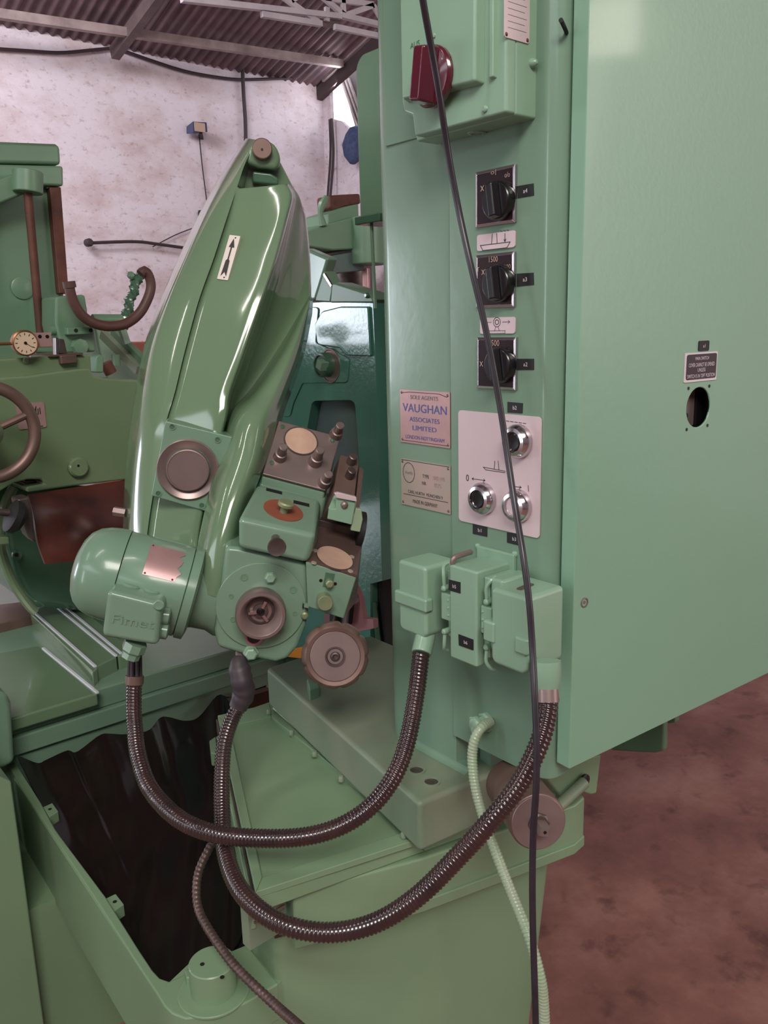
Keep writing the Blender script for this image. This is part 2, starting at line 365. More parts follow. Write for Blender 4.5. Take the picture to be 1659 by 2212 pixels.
# dark sheeting outside the gable opening
gs = thing('gable_sheet', 'dark corrugated sheet hanging across the bright gap beyond the right end of the wall', 'sheet', PX(760, 250, 5.75))
q = [PX(734, 160, 5.80), PX(840, 70, 5.80), PX(840, 330, 5.80), PX(773, 292, 5.80)]
obj('panel', MB().prism(q, (.02, 0, 0)), M['sheet_dark'], gs, smooth=False)
for x in (736, 745, 753): obj('rib', MB().bar(PX(x, 166+(x-734)*.2, 5.785), PX(x+41, 283+(x-734)*.3, 5.785), .022), M['purlin'], gs)
# lattice girder
tr = thing('roof_truss', 'pale painted lattice girder of flat steel bars under the corrugated roof', 'truss', PY(700, 40, 5.2))
def tbar(n, a, b, w, Y=5.2): obj(n, MB().bar(PY(*a, Y), PY(*b, Y), w, .035), M['truss_paint'], tr, smooth=False)
tbar('chord', (392, -2), (735, 36), .042); tbar('chord', (565, 31), (694, 52), .035); tbar('chord', (735, 33), (830, 56), .04); tbar('chord', (722, 58), (830, 80), .03)
for a, b in [((612, -6), (690, 50)), ((690, -12), (745, 34)), ((740, -8), (742, 32)), ((746, 33), (806, 12)), ((700, -4), (806, 10)), ((706, 16), (706, 46)), ((655, -14), (628, 2)), ((806, 12), (830, 50))]:
    tbar('web_bar', a, b, .024)
obj('gusset', MB().prism([PY(690, 48, 5.22), PY(718, 40, 5.22), PY(735, 34, 5.22), PY(730, 60, 5.22), PY(700, 58, 5.22)], (0, .015, 0)), M['rafter'], tr)
# cables and fittings on the back wall
def wcable(px, r, label, name='wall_cable', Y=7.47, cat='cable'):
    return tag(obj(name, MB().tube([PY(x, y, Y) for x, y in px], r, 6, .06), M['wire']), label, cat, 'cables on the back wall')
wcable([(-30, 104), (60, 110), (130, 114), (200, 108), (242, 104)], .014, 'black cable along the top of the whitewashed wall, left of the strut')
wcable([(262, 108), (330, 132), (400, 154), (470, 167), (525, 172), (600, 170), (700, 167)], .014, 'sagging black cable strung along the wall top from the strut to the bright corner')
wcable([(523, 128), (526, 200), (530, 262), (531, 330)], .018, 'straight black cable running down the wall behind the tip of the tall green casting')
wcable([(712, 258), (714, 330), (708, 420), (706, 450)], .012, 'thin cable down the wall corner, the left one of two', Y=7.3)
wcable([(716, 256), (720, 330), (714, 420), (710, 452)], .014, 'thicker dark cable down the wall corner, the right one of two', Y=7.25)
wcable([(430, 290), (437, 360), (446, 430), (450, 470)], .006, 'pair of thin wires dangling from the small blue floodlight', name='lamp_wire')
o = wcable([(330, 533), (380, 507), (430, 488)], .005, 'thin slack wire slanting up the wall to the small dark bracket', name='wall_wire')
t = thing('wall_rod', 'dark iron rod with a knob end fixed along the whitewashed wall', 'rod', PY(190, 525, 7.42))
obj('rod', MB().tube([PY(188, 525, 7.42), PY(290, 522, 7.42), (PY(345, 528, 7.42)), PY(430, 540, 7.42)], .014, 8, .05), M['wire'], t)
obj('knob', MB().lathe(PY(188, 525, 7.44), (0, -1, 0), [(.01, 0), (.035, .01), (.035, .06), (.02, .08)], 12), M['wire'], t)
t = thing('wall_bracket', 'small dark iron bracket on the wall beside the green casting edge', 'bracket', PY(434, 470, 7.45))
obj('plate', MB().bar(PY(430, 458, 7.45), PY(446, 456, 7.45), .03), M['wire'], t); obj('leg', MB().bar(PY(432, 458, 7.45), PY(432, 482, 7.45), .03), M['wire'], t)
fl = thing('floodlight', 'small blue box floodlight mounted high on the whitewashed wall', 'lamp', PY(430, 275, 7.5))
FW = Frame(PY(430, 275, 7.3), (1, 0, 0), (0, 0, 1))
m = MB(); m.bridge([FW.P(416, 262, 0.0), FW.P(447, 264, 0), FW.P(449, 285, 0), FW.P(416, 287, 0)], [p+arr(0, .16, 0) for p in (FW.P(420, 266, 0), FW.P(444, 267, 0), FW.P(444, 281, 0), FW.P(420, 282, 0))])
obj('housing', m, M['lamp_blue'], fl, bevel=.006); u0, v0 = FW.uv(420, 283); u1, v1 = FW.uv(442, 267)
obj('glass', MB().rrect(FW, u0, u1, v0, v1, .001, .006, .004), M['lamp_glass'], fl); obj('mount', MB().bar(PY(433, 285, 7.35), PY(436, 298, 7.5), .03), M['wire'], fl)
o = obj('cloth_bundle', MB().lathe(PX(766, 312, 5.36), (.2, 0, 1), [(.03, -.18), (.09, -.12), (.12, -.02), (.1, .08), (.07, .14), (.02, .17)], 14), M['cloth_blue']); tag(o, 'crumpled blue cloth bundle hanging by the wall corner', 'cloth')

# ================================================================== BACKGROUND MACHINE IN THE MIDDLE
YB = 3.6
def pys(px, Y): return [PY(x, y, Y) for x, y in px]
t = thing('arm_drill', 'green machine arm on a pillar behind the glossy casting', 'machine', PY(790, 640, YB)*arr(1, 1, 0))
obj('arm', MB().prism(pys([(640, 508), (690, 490), (740, 476), (772, 468), (830, 464), (830, 540), (775, 538), (720, 541), (655, 532)], YB), (0, .35, 0)), M['green_far'], t, bevel=.012)
obj('arm_boss', MB().cyl(PY(795, 470, YB-.02), PY(796, 572, YB-.02), .09), M['green_far'], t, bevel=.01)
obj('motor_block', MB().prism(pys([(708, 462), (775, 440), (776, 470), (740, 478), (708, 486)], YB+.05), (0, .25, 0)), M['green_far'], t, bevel=.008)
obj('gearbox', MB().prism(pys([(719, 551), (776, 542), (788, 570), (788, 584), (722, 592)], YB+.02), (0, .3, 0)), M['teal_inner'], t, bevel=.008)
obj('pillar', MB().cyl(PY(760, 560, YB+.35), PY(762, 560, YB+.35)*arr(1, 1, 0), .12), M['steel_dark'], t)
obj('column', MB().cyl(PY(790, 580, YB+.05), PY(790, 580, YB+.05)*arr(1, 1, 0), .022), M['plate_pink'], t)
obj('lever', MB().tube([PY(697, 487, YB), PY(692, 458, YB), PY(697, 440, YB), PY(705, 425, YB)], .022, 8, .02, rf=lambda s, L, a: 1-.4*math.sin(s*30)**2), M['green_far'], t)
o = obj('rusty_scrap', MB().prism(pys([(712, 422), (740, 420), (778, 418), (780, 440), (745, 447), (722, 458), (712, 448)], YB+.18), (0, .12, 0)), M['rust'], bevel=.01); tag(o, 'rusty dark lump lying on top of the far green machine arm', 'scrap')
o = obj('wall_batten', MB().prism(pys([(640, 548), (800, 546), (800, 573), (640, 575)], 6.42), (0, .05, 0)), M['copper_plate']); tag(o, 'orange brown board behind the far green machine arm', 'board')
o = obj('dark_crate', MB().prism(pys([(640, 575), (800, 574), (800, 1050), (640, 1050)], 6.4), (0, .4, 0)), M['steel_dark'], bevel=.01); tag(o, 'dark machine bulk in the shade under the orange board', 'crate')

# ================================================================== LEFT MACHINE: column, slide, gauge
def lbox(name, px, Y, depth, m, par, bev=.006, **k): return obj(name, MB().prism(pys(px, Y), (0, depth, 0)), M[m], par, bevel=bev, **k)
YC = 2.75
t = thing('grinder_column', 'green machine column with a stepped cap at the left edge of the picture', 'machine', PY(60, 700, YC)*arr(1, 1, 0))
lbox('body', [(-120, 390), (108, 404), (148, 700), (160, 800), (-120, 800)], YC, .5, 'green_far', t, .012)
lbox('cap', [(-120, 352), (137, 358), (138, 402), (-120, 392)], YC-.04, .58, 'green_far', t, .008)
lbox('cap_top', [(-120, 300), (122, 310), (130, 314), (133, 356), (-120, 350)], YC-.03, .56, 'green_far', t, .012)
lbox('slide_strip', [(107, 404), (132, 404), (149, 634), (128, 634)], YC-.03, .05, 'rust', t, .003)
c = PY(60, 370, YC-.12); obj('bracket', MB().cyl(PY(60, 369, YC-.12), PY(60, 417, YC-.12), .042), M['green_far'], t, bevel=.004)
lbox('bracket_web', [(-40, 402), (36, 372), (58, 372), (60, 416), (-40, 456)], YC-.11, .1, 'green_far', t, .008)
obj('rod', MB().cyl(PY(60, 415, YC-.12), PY(88, 726, YC-.12), .0125, 12), M['rust'], t, label='dark brown vertical rod')
obj('port', MB().lathe(PY(48, 622, YC-.001), (0, -1, 0), [(.034, 0), (.034, .005), (.03, .007)], 24), M['green_far'], t)
t = thing('slide_saddle', 'green saddle block with bolts beside the gauge block', 'saddle', PY(170, 700, 2.6))
lbox('block', [(120, 640), (184, 636), (190, 670), (190, 700), (205, 708), (208, 760), (135, 764), (120, 700)], 2.5, .25, 'green_far', t, .008)
lbox('bolt_plate', [(145, 708), (200, 706), (204, 722), (146, 724)], 2.47, .03, 'green_far', t, .004)
for x in (164, 196): obj('bolt_hole', MB().lathe(PY(x, 714, 2.47), (0, -1, 0), [(.006, 0), (.006, .001)], 10), M['black'], t)
obj('pipe', MB().cyl(PY(200, 690, 2.6), PY(262, 690, 2.6), .016, 12), M['green_far'], t)
obj('oil_pipe', MB().cyl(PY(108, 714, 2.52), PY(142, 713, 2.52), .014, 12), M['green_far'], t)
obj('clamp_boss', MB().lathe(PY(170, 748, 2.5), (0, -1, 0), [(.024, 0), (.022, .02), (.01, .022)], 8), M['green_far'], t)
t = thing('knobbly_lever', 'dark green paint-clotted lever standing beside the brown hose loop', 'lever', PY(270, 700, 2.7))
obj('rod', MB().tube([PY(262, 712, 2.7), PY(272, 680, 2.7), PY(284, 640, 2.7), PY(298, 600, 2.7), PY(303, 592, 2.7)], .02, 10, .004, rf=lambda s, L, a: .75+.35*math.sin(s*210+a*2)*math.sin(s*97+a)), M['green_dark'], t)
obj('tip', MB().lathe(PY(283, 595, 2.7), (1, 0, .3), [(.004, -.012), (.014, -.005), (.012, .006), (.003, .014)], 9), M['green_far'], t)
obj('stem', MB().bar(PY(262, 706, 2.7), PY(274, 742, 2.7), .02), M['green_far'], t)
t = thing('rubber_hose', 'brown rubber hose looping from the saddle up to the clotted lever', 'hose', PY(240, 700, 2.4))
obj('hose', MB().tube([PY(x, y, 2.42) for x, y in [(150, 612), (151, 628), (160, 655), (178, 682), (205, 699), (238, 705), (272, 699), (300, 678), (318, 648), (326, 620), (322, 597), (312, 585), (304, 592)]], .0145, 14, .008), M['rubber_hose'], t)
obj('cuff', MB().cyl(PY(148, 608, 2.42), PY(151, 622, 2.42), .018, 14), M['rubber_hose'], t)
t = thing('bed_way', 'sloping green bed with rails receding behind the grinder body', 'bed', PY(250, 780, 2.9))
lbox('bed', [(205, 706), (255, 720), (300, 770), (330, 805), (330, 830), (235, 830), (215, 760)], 3.0, .5, 'green_far', t, .006)
obj('rail', MB().bar(PY(222, 722, 2.9), PY(300, 800, 2.7), .02, .03), M['green_dusty'], t); obj('rail', MB().bar(PY(245, 720, 2.9), PY(310, 785, 2.7), .022, .04), M['green_far'], t)
obj('lug', MB().cyl(PY(250, 766, 2.75), PY(251, 790, 2.75), .014, 10), M['green_far'], t)
obj('clevis', MB().prism(pys([(208, 770), (216, 765), (224, 770), (224, 805), (206, 805)], 2.3), (0, .05, 0)), M['green_far'], t, bevel=.004)
obj('roller', MB().cyl(PY(228, 784, 2.4), PY(240, 806, 2.4), .018, 12), M['rust'], t)
o = lbox('far_brick_pile', [(262, 715), (275, 720), (272, 742), (300, 738), (330, 738), (330, 1300), (262, 1300)], 4.5, .3, 'copper_plate', None, .01); tag(o, 'orange brown stack far behind the sloping bed', 'pile')
t = thing('dial_gauge', 'round dial gauge with a cream face and brass rim', 'gauge', PY(53, 740, 2.0))
FG = Frame(PY(54, 741, 2.0), (1, 0, .0), (0, 0, 1)); g = FG.at(FG.O)
RG = .029
obj('case', MB().lathe(FG.O, FG.n, [(RG*.96, -.016), (RG, -.012), (RG, .004), (RG*.9, .006), (RG*.88, .003)], 32), M['brass'], t)
fc = obj('dial', MB().lathe(FG.O, FG.n, [(RG*.88, .001), (RG*.88, .0035)], 32), M['dial_face'], t)
tk = MB(); line_mb(tk, FG, [[(math.cos(a)*RG*.62, math.sin(a)*RG*.62), (math.cos(a)*RG*.74, math.sin(a)*RG*.74)] for a in [k*math.pi/6 for k in range(12)]], .0042, .0016); line_mb(tk, FG, [[(0, 0), (RG*.5, -RG*.35)]], .0042, .0012)
obj('tick_marks', tk, M['ink'], fc); obj('hub', MB().lathe(FG.O, FG.n, [(.004, .003), (.003, .006)], 10), M['black'], fc)
obj('stem', MB().cyl(FG.P(28, 742, -.006), FG.P(-40, 745, -.006), .0035, 8), M['brass'], t)
u0, v0 = FG.uv(76, 751); u1, v1 = FG.uv(112, 718)
mb_ = obj('mount_block', MB().box(FG, u0, u1, v0, v1, -.03, -.004), M['plate_pink'], t, bevel=.002)
for x in (86, 102): obj('bolt_hole', MB().lathe(FG.P(x, 727, -.004), FG.n, [(.0042, 0), (.0042, .0006)], 12), M['black'], mb_)
obj('spindle', MB().cyl(FG.P(60, 764, -.006), FG.P(62, 772, -.006), .006, 8), M['chrome'], t)
t = thing('nickel_clamp', 'small bright clamp with a pointer standing beside the gauge block', 'clamp', PY(130, 765, 2.05))
obj('jaw', MB().prism([PY(120, 730, 2.05), PY(126, 728, 2.05), (PY(127, 768, 2.05)), PY(121, 768, 2.05)], (0, .02, 0)), M['chrome'], t, bevel=.001)
obj('body', MB().prism([PY(127, 731, 2.05), PY(139, 733, 2.05), PY(146, 764, 2.05), PY(128, 764, 2.05)], (0, .025, 0)), M['steel_dark'], t, bevel=.002)
# large grinder body with handwheel
t = thing('grinder_body', 'broad green machine body with a nameplate and handwheel, left of the glossy casting', 'machine', PY(120, 900, 2.0)*arr(1, 1, 0))
YG = 2.0
FGB = Frame((0, YG, 0), (1, 0, 0), (0, 0, 1))
body = [(-150, 826), (-60, 820), (60, 812), (120, 803), (160, 798), (194, 795), (197, 803), (206, 812), (225, 817), (290, 821), (330, 823), (330, 1028), (270, 1037), (160, 1050), (58, 1064), (56, 1052), (96, 1045), (90, 1036), (60, 1036), (30, 1044), (0, 1062), (-150, 1100)]
obj('body', MB().prism(pys(body, YG), (0, .45, 0)), M['green_lathe'], t, bevel=.016, seg=4)
obj('shelf', MB().prism(pys([(-150, 782), (0, 776), (120, 768), (196, 766), (200, 830), (120, 840), (0, 840), (-150, 840)], YG+.03), (0, .4, 0)), M['green_lathe'], t, bevel=.004)
obj('shelf_top', MB().prism([PY(105, 768, 2.02), PY(178, 762, 2.02), PY(180, 766, 2.02), PY(106, 771, 2.02)], (0, .2, 0)), M['steel_brown'], t)
obj('label_clip', MB().prism(pys([(130, 768), (166, 765), (166, 784), (133, 787)], YG+.01), (0, .02, 0)), M['steel_brown'], t, bevel=.003)
obj('screw', MB().lathe(PY(55, 780, YG+.03), (0, -1, 0), [(.007, 0), (.006, .004), (.002, .006)], 10), M['green_lathe'], t)
u0, v0 = FGB.uv(40, 928); u1, v1 = FGB.uv(94, 868)
npl = obj('nameplate', MB().rrect(FGB, u0, u1, v0, v1, 0, .003, .004), M['plate_pink'], t)
FN = Frame(FGB.pt((u0+u1)/2+.004, (v0+v1)/2, .003), (0, 0, -1), (1, 0, 0))
lt = MB(); h = abs(v1-v0)/2
line_mb(lt, FN, [[(-.03, -.012), (.006, .0), (-.004, .004), (-.02, .008)], [(-.016, .016), (-.003, .016)], [(-.014, .012), (-.002, .011)], [(-.014, .007), (0, .006)], [(0, -.004), (.012, 0), (.016, .006), (.008, .006)], [(.022, -.008), (.026, .004), (.026, .018)]], .0005, .0022)
obj('lettering', lt, M['ink'], npl)
obj('button_cap', MB().lathe(PY(166, 1008, YG), (0, -1, 0), [(.024, 0), (.024, .012), (.02, .018), (.004, .019)], 28), M['green_lathe'], t)
obj('centre_pin', MB().lathe(PY(163, 1004, YG), (0, -1, 0), [(.003, .018), (.003, .02)], 8), M['black'], t)
obj('underside_lug', MB().prism(pys([(52, 1038), (92, 1036), (98, 1046), (60, 1052)], YG+.05), (0, .1, 0)), M['steel'], t, bevel=.004)
wc = PY(-28, 935, 1.84); wh = obj('handwheel', MB().lathe(wc, (0, -1, 0), [(.108-.013+.013*math.cos(a), .013*math.sin(a)) for a in [k*math.pi/8 for k in range(17)]], 64, cap=False), M['steel_brown'], t)
for k in (20, 140, 260):
    a = math.radians(k); obj('spoke', MB().cyl(wc+arr(math.cos(a), 0, math.sin(a))*.02, wc+arr(math.cos(a), 0, math.sin(a))*.096, .008, 10), M['steel_brown'], wh)
obj('hub', MB().lathe(wc, (0, -1, 0), [(.03, -.16), (.03, .01), (.02, .02)], 20), M['green_lathe'], wh)

# ------------------------------------------------------------------ below the grinder body: apron, drum, ways
ap = PY
rows = [[PY(x, y, Y) for x, y, Y in r] for r in [
    [(62, 1070, 1.93), (130, 1062, 1.96), (200, 1052, 1.98), (285, 1036, 2.0)],
    [(72, 1110, 1.92), (140, 1100, 1.915), (205, 1090, 1.94), (290, 1080, 2.0)],
    [(78, 1150, 1.9), (150, 1150, 1.915), (215, 1140, 1.9), (290, 1130, 1.98)],
    [(84, 1180, 1.9), (150, 1185, 1.9), (220, 1180, 1.93), (290, 1170, 1.98)],
    [(98, 1219, 1.88), (160, 1212, 1.9), (220, 1200, 1.92), (290, 1195, 1.98)]]]
o = obj('leather_apron', MB().loft(rows, (0, .012, 0), 24, 24), M['leather']); tag(o, 'reddish brown leather flap hanging under the broad green machine body', 'apron')
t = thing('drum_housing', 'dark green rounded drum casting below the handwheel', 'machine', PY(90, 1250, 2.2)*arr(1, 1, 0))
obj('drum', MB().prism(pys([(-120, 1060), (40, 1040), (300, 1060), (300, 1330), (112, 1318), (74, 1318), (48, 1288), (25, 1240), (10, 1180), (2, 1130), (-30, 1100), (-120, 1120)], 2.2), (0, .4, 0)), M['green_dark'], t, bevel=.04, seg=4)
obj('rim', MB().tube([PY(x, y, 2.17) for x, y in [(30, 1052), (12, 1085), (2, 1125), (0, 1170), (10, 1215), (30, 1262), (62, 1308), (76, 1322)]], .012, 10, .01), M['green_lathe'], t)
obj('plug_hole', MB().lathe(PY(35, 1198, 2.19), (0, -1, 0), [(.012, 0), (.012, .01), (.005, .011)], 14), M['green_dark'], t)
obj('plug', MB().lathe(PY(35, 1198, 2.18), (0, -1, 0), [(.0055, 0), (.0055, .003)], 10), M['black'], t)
obj('stop_block', MB().prism(pys([(-20, 1160), (20, 1160), (22, 1176), (-20, 1180)], 2.0), (0, .1, 0)), M['green_lathe'], t, bevel=.004)
t = thing('work_spindle', 'blackened spindle nose with a collar in front of the leather flap', 'spindle', PY(40, 1110, 1.85))
e = unit(PY(70, 1130, 1.85)-PY(0, 1106, 1.85))
obj('shaft', MB().cyl(PY(-30, 1104, 1.85), PY(20, 1108, 1.85), .008, 12), M['steel_dark'], t)
obj('collar', MB().lathe(PY(17, 1112, 1.85), e, [(.022, 0), (.036, .006), (.036, .02), (.026, .03)], 24), M['black_matte'], t)
obj('flange', MB().prism(pys([(36, 1078), (64, 1072), (72, 1110), (78, 1175), (62, 1160), (50, 1130)], 1.86), (0, .05, 0)), M['steel_dark'], t, bevel=.006)
t = thing('machine_bed', 'green machine bed with polished ways and stepped front behind the black oil trough', 'bed', (1.0, 1.9, 0))
Yb = 1.76
def bz(x, y, Y=Yb): return PY(x, y, Y)[2]
z1, z2, z3 = bz(120, 1525), bz(300, 1513), bz(300, 1550)
obj('upper_slab', MB().wbox((-.3, Yb+.02, z2), (1.35, 2.9, z1)), M['green'], t, bevel=.004)
obj('ledge', MB().wbox((-.3, Yb+.006, z3), (1.3, 2.6, z2)), M['green'], t, bevel=.004)
obj('lower_face', MB().wbox((-.3, Yb+.02, .0), (1.3, 2.5, z3-.002)), M['green'], t, bevel=.003)
zt = z1+.006
obj('table_plate', MB().prism([PZ(x, y, zt) for x, y in [(-150, 1420), (0, 1410), (84, 1394), (211, 1497), (30, 1551), (-150, 1600)]], (0, 0, -.03)), M['green_gloss'], t, bevel=.005, seg=3)
for a in ([(70, 1318), (113, 1303), (252, 1418), (207, 1440)], [(72, 1320), (66, 1326), (200, 1452), (210, 1442)], [(118, 1300), (150, 1290), (290, 1405), (255, 1417)]):
    obj('way', MB().prism([PZ(x, y, zt+.03) for x, y in a], (0, 0, -.05)), M['green_gloss'], t, bevel=.004, seg=3)
for a, b in (((70, 1319), (206, 1440)), ((114, 1304), (251, 1417)), ((93, 1400), (211, 1497)), ((130, 1302), (262, 1412))): obj('way_edge_glint', MB().bar(PZ(*a, zt+.0305 if a[1] < 1390 else zt+.001), PZ(*b, zt+.0305 if a[1] < 1390 else zt+.001), .007, .005), M['glint_steel'], t, bevel=.001)  # metal way edges with their bright highlight painted in as pale bars
obj('end_strip', MB().prism([PZ(x, y, zt+.02) for x, y in [(-60, 1312), (62, 1298), (70, 1330), (-60, 1362)]], (0, 0, -.04)), M['steel_brown'], t, bevel=.003)

# ================================================================== MAIN MACHINE: base
t = thing('machine_pedestal', 'broad green machine base with a stepped rim in the foreground', 'machine base', (.7, 1.0, 0))
def zpoly(px, z): return [PZ(x, y, z) for x, y in px]
zf = .78
foot = [PZ(583, 1450, zf), PZ(905, 1735, zf), PZ(985, 1695, zf)]
foot = [(.752, 1.27), tuple(foot[1][:2]), (1.0, .71), (1.0, 1.27)]
obj('column_foot', MB().prism([arr(x, y, .705) for x, y in foot], (0, 0, zf-.705)), M['green_dusty'], t, bevel=.007, seg=3)
for px in ((900, 1665), (932, 1690)):
    c = PZ(*px, zf); fo = obj('bolt_pocket', MB().lathe(c, (0, 0, 1), [(.0125, .0), (.0125, .002), (.0098, .002), (.0095, -.001)], 24, cap=False), M['green_dusty'], t)
    obj('bolt', MB().lathe(c, (0, 0, 1), [(.0095, .0004), (.005, .0012), (.0048, .0006)], 12), M['steel_dark'], fo)
# drip tray
zt = .700
c1, c2, c3, c4 = [PZ(*p, zt)[:2] for p in ((470, 1545), (552, 1927), (905, 1812), (583, 1520))]
tray = [c1, c2, c3+arr(.25, -.04), c3+arr(.25, .3), c4+arr(.03, 0.02)]
tr_ = obj('drip_tray', MB().prism([arr(*p, zt-.032) for p in tray], (0, 0, .024)), M['green_base'], t, bevel=.003)
tray_in = [PZ(*p, zt)[:2] for p in ((496, 1568), (566, 1895), (888, 1792), (586, 1548))]
def ring(mb, outer, inner, z0, z1):
    n = len(outer)
    for i in range(n):
        j = (i+1) % n; mb.bridge([arr(*outer[i], z0), arr(*outer[j], z0), arr(*inner[j], z0), arr(*inner[i], z0)], [arr(*outer[i], z1), arr(*outer[j], z1), arr(*inner[j], z1), arr(*inner[i], z1)])
    return mb
obj('rim', ring(MB(), [c1, c2, c3, c4], tray_in, zt-.01, zt), M['green_base'], tr_, bevel=.0015)
# screwed strip between tray and foot
a0, a1 = PZ(588, 1532, .704), PZ(890, 1795, .704); b0, b1 = PZ(583, 1528, .72), PZ(905, 1800, .72)
sd = unit(a1-a0)
sp = obj('cover_strip', MB().bridge([a0, a1, a1+arr(.02, .01, 0), a0+arr(.02, .01, 0)], [a0+arr(.008, .003, .016), a1+arr(.008, .003, .016), a1+arr(.02, .01, .016), a0+arr(.02, .01, .016)]), M['green_base'], t, bevel=.0015)
for px in ((581, 1537), (630, 1582), (680, 1628), (737, 1682), (872, 1803)):
    obj('screw', MB().lathe(PZ(*px, .706), (0, 0, 1), [(.0045, -.004), (.0045, .002), (.003, .0045)], 10), M['green_dusty'], sp)
# upper step of the base and main shell
def base_out(z, dx=0, dy=0):
    return [PZ(*p, z)[:2] + arr(dx, dy) for p in ((552, 1960), (905, 1838), (1050, 1776), (1215, 1690), (1290, 1640))]
up1 = base_out(.668); nA = PZ(632, 1930, .668)[:2]; nB = nA+arr(.03, .10)
up1 = [nB, nA] + [c3+arr(.004, -.002)] + [arr(.85, .735), arr(.955, .712), arr(.985, .716), arr(1.0, .75)]
back = [arr(1.0, 1.35), arr(.70, 1.35)]
obj('upper_band', MB().prism([arr(*p, .585) for p in up1+back], (0, 0, .083)), M['green_base'], t, bevel=.004)
obj('band_lip', MB().prism([arr(p[0]-.003, p[1]-.004, .585) for p in up1]+[arr(*p, .585) for p in back], (0, 0, .018)), M['green_base'], t, bevel=.002)
low = [PZ(600, 2120, .5)[:2], PZ(905, 1925, .58)[:2], PZ(1060, 1868, .58)[:2], arr(.96, .768), arr(.985, .775), arr(.992, .80), arr(.992, 1.35), arr(.72, 1.35), arr(.70, 1.20), arr(*PZ(508, 1820, .46)[:2]), arr(*PZ(534, 2039, .5)[:2])]
obj('base_shell', MB().bridge([arr(p[0]-(.085 if p[0] > .9 else 0), p[1], 0) for p in low], [arr(*p, .592) for p in low]), M['green_base'], t, bevel=.012, seg=4)
obj('rail_groove', MB().prism([arr(*p, .572) for p in [low[0]-arr(.002, .002), low[1]-arr(.002, .004), low[2]-arr(.003, .004), low[3]-arr(.003, .005), low[3]+arr(.02, .02), low[1]+arr(.02, .02), low[0]+arr(.02, .02)]], (0, 0, .008)), M['steel_dark'], t)
# notch with slide rails under the tray corner
n0 = c2
nd = unit(nA-c2); ni = arr(-nd[1], nd[0])
obj('notch_back', MB().prism([arr(*(c2+ni*.022), .60), arr(*(nA+ni*.022), .60), arr(*(nA+ni*.04), .60), arr(*(c2+ni*.04), .60)], (0, 0, .068)), M['green_dusty'], t)
for z_, w_2 in ((.660, .004), (.650, .003)): obj('slide_rail', MB().bar(arr(*(c2+ni*.008), z_), arr(*(nA+ni*.008-nd*.008), z_), w_2), M['steel_brown'], t)
sd_ = unit(c2-c1); sn_ = arr(-sd_[1], sd_[0])
if sn_[0] < 0: sn_ = -sn_
obj('tray_seam', MB().prism([arr(*(c1-sn_*.001), .692), arr(*(c2-sn_*.001), .692), arr(*(c2-sn_*.001), .668), arr(*(c1-sn_*.001), .668)], arr(*(-sn_*.0025), 0)), M['steel_dark'], t)
obj('tray_side', MB().prism([arr(*(c1+sd_*.05), .684), arr(*(c2-sd_*.03), .684), arr(*(c2-sd_*.02), .63), arr(*(c1+sd_*.05), .63)], arr(*(-sn_*.008), 0)), M['green_base'], t, bevel=.002)
# right hand bits under the cabinet
obj('bracket_plate', MB().prism([PY(x, y, .70) for x, y in [(1160, 1660), (1300, 1630), (1290, 1715), (1277, 1718), (1258, 1712), (1256, 1676), (1215, 1725)]], (0, .04, 0)), M['green_base'], t, bevel=.004)
obj('pipe', MB().cyl(PY(1195, 1752, .69), PY(1262, 1690, .69), .009, 12), M['green_dusty'], t)
obj('pipe_bolt', MB().lathe(PY(1260, 1686, .695), (0, -1, 0), [(.011, 0), (.011, .004), (.006, .006)], 12), M['black'], t)
obj('rear_box', MB().prism([PX(x, y, 1.5) for x, y in [(1310, 1400), (1435, 1380), (1433, 1622), (1412, 1628), (1318, 1622)]], (.02, 0, 0)), M['green_far'], t, bevel=.006)
obj('rear_lug', MB().prism([PX(x, y, 1.7) for x, y in [(1430, 1400), (1462, 1400), (1458, 1562), (1438, 1563)]], (.02, 0, 0)), M['green_far'], t, bevel=.003)

# oil trough
t = thing('oil_trough', 'deep green trough with a thick rim and round capped post, lower left', 'trough', (.45, 1.3, 0))
zr = .50
def pz2(px, z=None): return [tuple(PZ(x, y, zr if z is None else z)[:2]) for x, y in px]
oline = [(5, 1645), (47, 1706), (112, 1802), (205, 1942), (300, 2089), (338, 2146), (354, 2172), (372, 2189), (401, 2200), (441, 2196), (490, 2187), (545, 2158), (602, 2124)]
iline = [(35, 1632), (89, 1734), (121, 1793), (229, 1937), (300, 2050), (330, 2095), (346, 2112), (366, 2119), (395, 2106), (398, 2096), (450, 2077), (507, 2050), (534, 2039)]
outer = pz2(oline); inner = pz2(iline); outer[0] = (outer[1][0]+.012, 1.80); inner[0] = (inner[1][0]+.012, 1.80)
m = MB()
for a in range(len(outer)-1):
    q = [outer[a], outer[a+1], inner[a+1], inner[a]]; m.bridge([arr(*p, .43) for p in q], [arr(*p, zr) for p in q])
bm_q = outer + inner[::-1]
m = MB().prism([arr(x, y, .44) for x, y in bm_q], (0, 0, zr-.44))
obj('wall', m, M['green_base'], t, bevel=.003)
